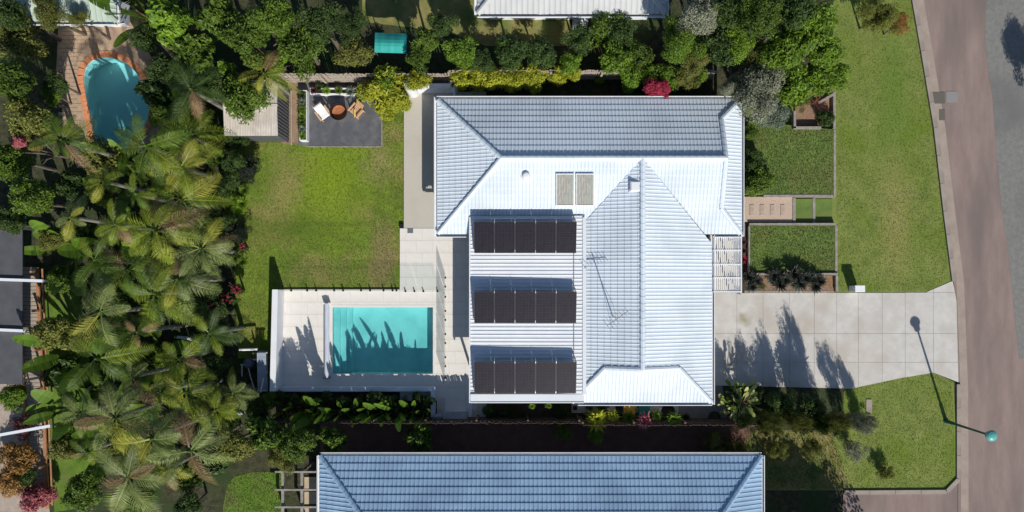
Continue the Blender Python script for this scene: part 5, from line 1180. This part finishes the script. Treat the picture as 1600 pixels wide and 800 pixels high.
# ------------------------------------------------------------------ planting of the neighbours
rows_ = ['top','upper','upper middle','middle','lower middle','lower','bottom']
jp = []
gx_ = [(100,218),(160,285),(215,300),(232,225),(118,335),(180,350),(244,360),(150,410),(200,425),(248,455),(165,490),(222,520),(155,560),(205,590),(250,610),(125,640),(180,655),(238,685),(140,710),(200,745),(268,735),(300,700)]
r = random.Random(12)
ordn = ['first','second','third','fourth','fifth','sixth','seventh','eighth','ninth','tenth','eleventh','twelfth','thirteenth','fourteenth']
srt = sorted(gx_, key=lambda q: q[1]); cnt = {}
for px,py in srt:
    col_ = 'left' if px < 145 else 'middle' if px < 215 else 'right'; cnt[col_] = cnt.get(col_,0)+1
    palm('tall feathery palm, %s from the top in the %s column of the left jungle' % (ordn[cnt[col_]-1], col_), px+r.uniform(-5,5), py+r.uniform(-5,5), r.uniform(4.5,7.5), r.choice((1.1,1.4,1.7,2.0,2.3))*r.uniform(0.9,1.1), r.choice((7,9,11)), r.choice(('palm','mid','palmgrey','mid')))
TREES = [
 (30,60,38,3.8,'med','olive','olive green tree over the pale green roof at the far left'),(75,20,26,4.2,'fine','olive','olive tree poking over the middle of the pale green roof'),(20,130,34,5.5,'med','mid','leafy tree at the left edge above the pink flowers'),(45,190,34,5,'med','olive','olive tree left of the kidney pool'),(20,250,30,4.5,'med','mid','leafy tree at the left edge beside pink flowers'),(50,310,34,5,'med','mid','leafy tree at the left edge above the dark carport'),(15,345,24,4,'med','dark','dark tree at the left edge touching the carport'),(80,150,18,2.4,'shrub','lime','lime shrub left of the orange pool edge'),
 (262,30,34,6.5,'broad','lime','bright broad leaved tree above the kidney pool'),(225,60,22,4.5,'med','dark','dark tree right of the tan neighbour paving'),(300,75,30,5.5,'broad','mid','broad leaved tree with one pale leaf near the top left corner'),(262,110,26,5,'med','dark','dark tree between the kidney pool and the lot'),(340,28,30,6,'broad','mid','broad leaved tree at the top edge left of the big green tree'),(385,55,40,6.5,'med','mid','green tree above the bushy shed tree'),(430,25,36,7,'med','mid','tall green tree at the top edge'),(470,75,36,5.5,'med','mid','green tree above the bare paling fence'),(500,35,30,6,'med','dark','dark green tree left of the teal canopy garden'),(545,40,24,5,'fine','dark','dark tree beside the dry neighbour lawn'),(552,80,25,4,'shrub','olive','brownish olive shrub left of the teal canopy'),(430,95,18,3.5,'broad','lime','lime broad leaved shrub by the fence'),
 (665,62,20,3.5,'med','mid','rounded green tree right of the teal canopy'),(690,40,22,4,'med','dark','dark tree left of the pale grey roof'),(720,80,26,3.6,'med','lime','lime tree above the yellow hedge'),(655,90,20,3,'med','mid','green shrub close to the feature wall boundary'),(752,95,18,3,'med','dark','dark shrub above the yellow hedge middle'),(800,80,30,3.6,'med','dark','dark dense tree above the middle of the long roof'),(845,82,26,3.4,'med','dark','dark tree with a terracotta fleck beside it'),(890,98,16,2.4,'shrub','lime','lime shrub above the bare paling stretch'),(945,42,30,2.8,'med','mid','green topped hedge against the pale roofed house'),(970,52,26,3.0,'med','dark','dark hedge end below the pale grey roof corner'),(965,88,30,2.8,'shrub','lime','bright lime shrub beyond the paling fence'),(1000,88,20,2.6,'shrub','mid','green shrub beyond the fence above the red shrub'),(905,60,24,3,'med','dark','dark shrub in shade below the white cabinet'),
 (1062,65,36,5.2,'fine','lime','yellow green tree right of the pale grey roof'),(1095,25,34,6,'fine','grey','grey green tree at the top edge right of the pale roof'),(1085,92,26,4,'fine','olive','olive tree just beyond the top boundary'),(1125,70,34,5,'med','dark','dark tree beyond the boundary above the grey tree'),(1160,55,34,5.5,'fine','lime','yellow green tree above the silver grey tree'),(1135,15,30,6,'med','dark','dark tree at the top edge beside the grey green one'),(1190,20,36,7,'fine','mid','dark green tall tree at the top edge'),(1180,88,24,4,'fine','olive','olive tree hugging the boundary above the grey tree'),(1230,70,36,5.5,'shrub','lime','yellow green tree above the mulch bed'),(1270,40,36,6,'shrub','lime','bright yellow green tree nearest the verge'),(1245,15,32,6.5,'med','dark','dark tree at the top edge nearest the verge'),(1295,82,24,4.5,'shrub','lime','yellow green shrub at the verge above the boundary'),
 (1370,25,34,3,'feather','olive','thin sparse tree on the verge at the top'),(1405,38,18,2.2,'feather','orange','sparse orange tinted shrub near the kerb at the top'),(1680,160,30,3.6,'fine','dark','dark tree outside the right edge shading the road'),
 (1118,692,18,1.6,'fine','olive','olive tree at the corner of the blue neighbour roof'),(1150,705,24,1.8,'feather','olive','scrubby olive tree right of the blue roof corner'),(1215,702,18,1.5,'feather','olive','scrubby bush in the weedy ground below the boundary'),(1268,700,18,1.5,'feather','olive','scrubby bush second from the left in the weedy ground'),(1335,704,18,1.4,'feather','grey','greyish scrubby bush beside the corner lawn'),(1384,738,14,0.9,'feather','olive','low olive scrub at the side road corner'),
 (1300,905,55,4.6,'med','dark','very dark tree below the frame shading the scrub'),(1350,915,46,4.0,'med','dark','second dark tree below the frame near the side road'),(1245,900,46,4.2,'med','dark','dark tree below the frame beside the blue roof'),
 (462,690,30,3.5,'med','mid','green tree below the left end of the lower fence'),(415,680,28,3.5,'broad','mid','broad leaved tree just below the lot near the bananas'),(365,695,30,4,'med','olive','olive tree above the small round lawn'),(520,688,24,2.6,'broad','mid','broad leaved shrub at the corner of the blue roof'),(440,712,24,3,'fine','olive','olive shrub above the grey pergola frame'),(655,685,24,2.2,'broad','mid','green palm like shrub between fence and blue roof'),(930,680,14,1.6,'shrub','lime','small lime shrub between the fence and blue roof'),(880,676,12,1.4,'shrub','mid','small green shrub between the fence and blue roof'),
 (20,620,22,2.5,'med','lime','bright green shrub on the left patio'),(35,665,16,1.8,'shrub','maroon','purplish shrub on the left patio'),(30,715,26,2.4,'shrub','orange','orange leaved shrub on the left patio'),(15,750,26,2.2,'shrub','orange','golden leaved shrub at the lower left corner'),(55,775,24,1.8,'shrub','pink','pinkish brown shrub at the lower left corner'),(40,745,16,1.8,'med','dark','dark shrub between the orange ones'),(30,222,12,4.8,'shrub','pink','vivid pink flowering shrub at the left edge'),(55,228,9,4.6,'shrub','orange','rusty orange shrub beside the pink flowers'),
 (15,20,26,5,'med','dark','dark tree at the very top left corner'),(120,30,14,3.6,'fine','olive','small olive tree at the lower edge of the pale green roof'),(350,110,16,3.0,'broad','lime','lime broad leaved plant at the boundary beside the shed tree'),(78,375,18,2.5,'med','olive','olive shrub right of the dark carport'),(85,130,20,3.0,'med','dark','dark tree left of the tan paving')]
JB = [(116,392,4.0),(222,268,4.5),(182,392,4.6),(138,545,4.0),(246,560,4.4),(190,668,4.0),(262,645,3.8),(124,636,3.6),(232,30,4.6),(300,75,4.2)]
for k,(px,py,h_) in enumerate(JB): banana('large banana clump with broad lime leaves, %s from the top among the left neighbour palms' % ordn[sorted(JB, key=lambda q: q[1]).index((px,py,h_))], px, py, h_, 10, 'banana', spread=0.95, wide=1.9)
for px,py,r_,h_,k_,c_,lab in TREES: plant(lab, px, py, r_, h_, k_, c_)
UNDER = [(105,290),(160,305),(215,260),(250,320),(130,370),(210,395),(255,410),(160,455),(90,440),(230,490),(125,530),(185,545),(245,560),(140,600),(215,640),(100,585),(180,700),(240,735),(130,770),(215,780),(290,740),(275,670),(330,720),(100,700),(160,250),(260,250),(250,180),(245,140),(80,520),(295,790),(190,480)]
for k,(px,py) in enumerate(sorted(UNDER, key=lambda q: q[1])):
    col_ = 'left' if px < 150 else 'middle' if px < 220 else 'right'
    cnt['u'+col_] = cnt.get('u'+col_,0)+1
    plant('leafy undergrowth shrub, %s from the top in the %s column between the jungle palms' % (ordn[cnt['u'+col_]-1], col_), px, py, r.uniform(20,30), r.uniform(1.8,3.2), r.choice(('med','shrub','med','broad')), r.choice(('mid','dark','mid','olive')))

# ------------------------------------------------------------------ grass blades
def blades(name, poly, z, dens, m, hgt=0.05, seed=1, holes=()):
    r = random.Random(seed); pts = PP(poly); xs_ = [p[0] for p in pts]; ys_ = [p[1] for p in pts]; V = []; Fc = []
    area = (max(xs_)-min(xs_))*(max(ys_)-min(ys_)); n = len(pts)
    for _ in range(int(area*dens)):
        x = r.uniform(min(xs_),max(xs_)); y = r.uniform(min(ys_),max(ys_)); ins_ = False; j = n-1
        for i in range(n):
            (xi,yi),(xj,yj) = pts[i],pts[j]
            if (yi > y) != (yj > y) and x < (xj-xi)*(y-yi)/(yj-yi)+xi: ins_ = not ins_
            j = i
        if not ins_: continue
        a = r.uniform(0,6.28); w_ = r.uniform(0.010,0.018); h_ = hgt*r.uniform(0.5,1.3); lx_ = r.uniform(-1,1)*h_*0.8; ly_ = r.uniform(-1,1)*h_*0.8; k = len(V); ca, sa = math.cos(a)*w_, math.sin(a)*w_
        V += [(x-ca,y-sa,z),(x+ca,y+sa,z),(x+lx_,y+ly_,z+h_)]; Fc.append((k,k+1,k+2))
    me = fast_mesh(name, V, Fc, r, 1); me.materials.append(m); o = bpy.data.objects.new(name, me); COL.objects.link(o)
    return o
g_back = leaf_mat('grass_back', (0.10,0.145,0.02), (0.21,0.28,0.038), (0.31,0.28,0.10), trans=0.2, rough=0.7)
g_front = leaf_mat('grass_front', (0.08,0.13,0.028), (0.19,0.25,0.055), (0.28,0.29,0.09), trans=0.2, rough=0.7)
g_verge = leaf_mat('grass_verge', (0.12,0.16,0.026), (0.225,0.265,0.055), (0.30,0.29,0.09), trans=0.2, rough=0.7)
tag(blades('lawn_grass', [(362,222),(632,222),(632,357),(625,357),(625,450),(428,450),(424,560),(372,560),(365,400),(345,300)], 0.01, 650, g_back, hgt=0.04, seed=1), 'mottled green grass of the back lawn', 'grass', kind='stuff')
tag(blades('lawn_grass', [(597,172),(631,157),(631,222),(597,222)], 0.01, 700, g_back, seed=2), 'strip of grass between the dark patio and the path', 'grass', kind='stuff')
tag(blades('terrace_grass', [(1161,192),(1298,205),(1298,304),(1161,304)], TZ-0.04, 800, g_front, seed=3), 'deep green grass of the upper front terrace', 'grass', kind='stuff')
tag(blades('terrace_grass', [(1169,353),(1300,353),(1300,424),(1169,424)], TZ-0.04, 800, g_front, seed=4), 'deep green grass of the lower front terrace', 'grass', kind='stuff')
tag(blades('verge_grass', [(1306,110),(1302,0),(1426,0),(1438,80),(1458,200),(1473,330),(1484,440),(1445,455),(1308,455)], 0.008, 420, g_verge, seed=5, hgt=0.038), 'yellowish green grass of the verge', 'grass', kind='stuff')
tag(blades('corner_grass', [(1318,608),(1400,593),(1460,584),(1488,597),(1491,700),(1491,745),(1478,765),(1330,765),(1300,690),(1318,660)], 0.008, 420, g_verge, seed=6, hgt=0.038), 'yellowish green grass of the corner lawn by the street lamp', 'grass', kind='stuff')
tag(blades('garden_grass', [(356,756),(368,744),(392,738),(442,737),(442,800),(350,800)], 0.008, 500, g_front, seed=9), 'lush grass of the small lawn beside the grey pergola', 'grass', kind='stuff')
tag(blades('weeds', [(1092,674),(1300,672),(1328,764),(1185,764),(1152,708),(1092,708)], 0.006, 420, leaf_mat('weed_grass', (0.12,0.13,0.03), (0.30,0.25,0.10), (0.40,0.32,0.18), trans=0.2), 0.08, seed=8), 'dry weedy grass below the lower boundary', 'grass', kind='stuff')
r = random.Random(31); dl = MB()
for _ in range(900):
    px, py = r.choice(((r.uniform(437,482), r.uniform(122,224)), (r.uniform(1241,1298), r.uniform(150,197)), (r.uniform(1290,1303), r.uniform(432,454)), (r.uniform(1170,1300), r.uniform(432,454)), (r.uniform(340,385), r.uniform(240,560))))
    zz = 0.016 if px < 500 else (0.142 if py < 300 else 0.102); x, y = P(px, py); a = r.uniform(0,6.28); L = r.uniform(0.02,0.06)
    dl.add([(x+math.cos(a)*L,y+math.sin(a)*L,zz+r.uniform(0.004,0.03)),(x-math.sin(a)*L*.4,y+math.cos(a)*L*.4,zz+0.012),(x-math.cos(a)*L,y-math.sin(a)*L,zz+0.004),(x+math.sin(a)*L*.4,y-math.cos(a)*L*.4,zz+r.uniform(0.004,0.02))],[(0,1,2,3)])
tag(dl.build('fallen_leaves', mat('dry_leaf', (0.30,0.17,0.08), (0.45,0.28,0.16), 3), up=True), 'brown fallen leaves scattered on soil beds', 'leaves', kind='stuff')
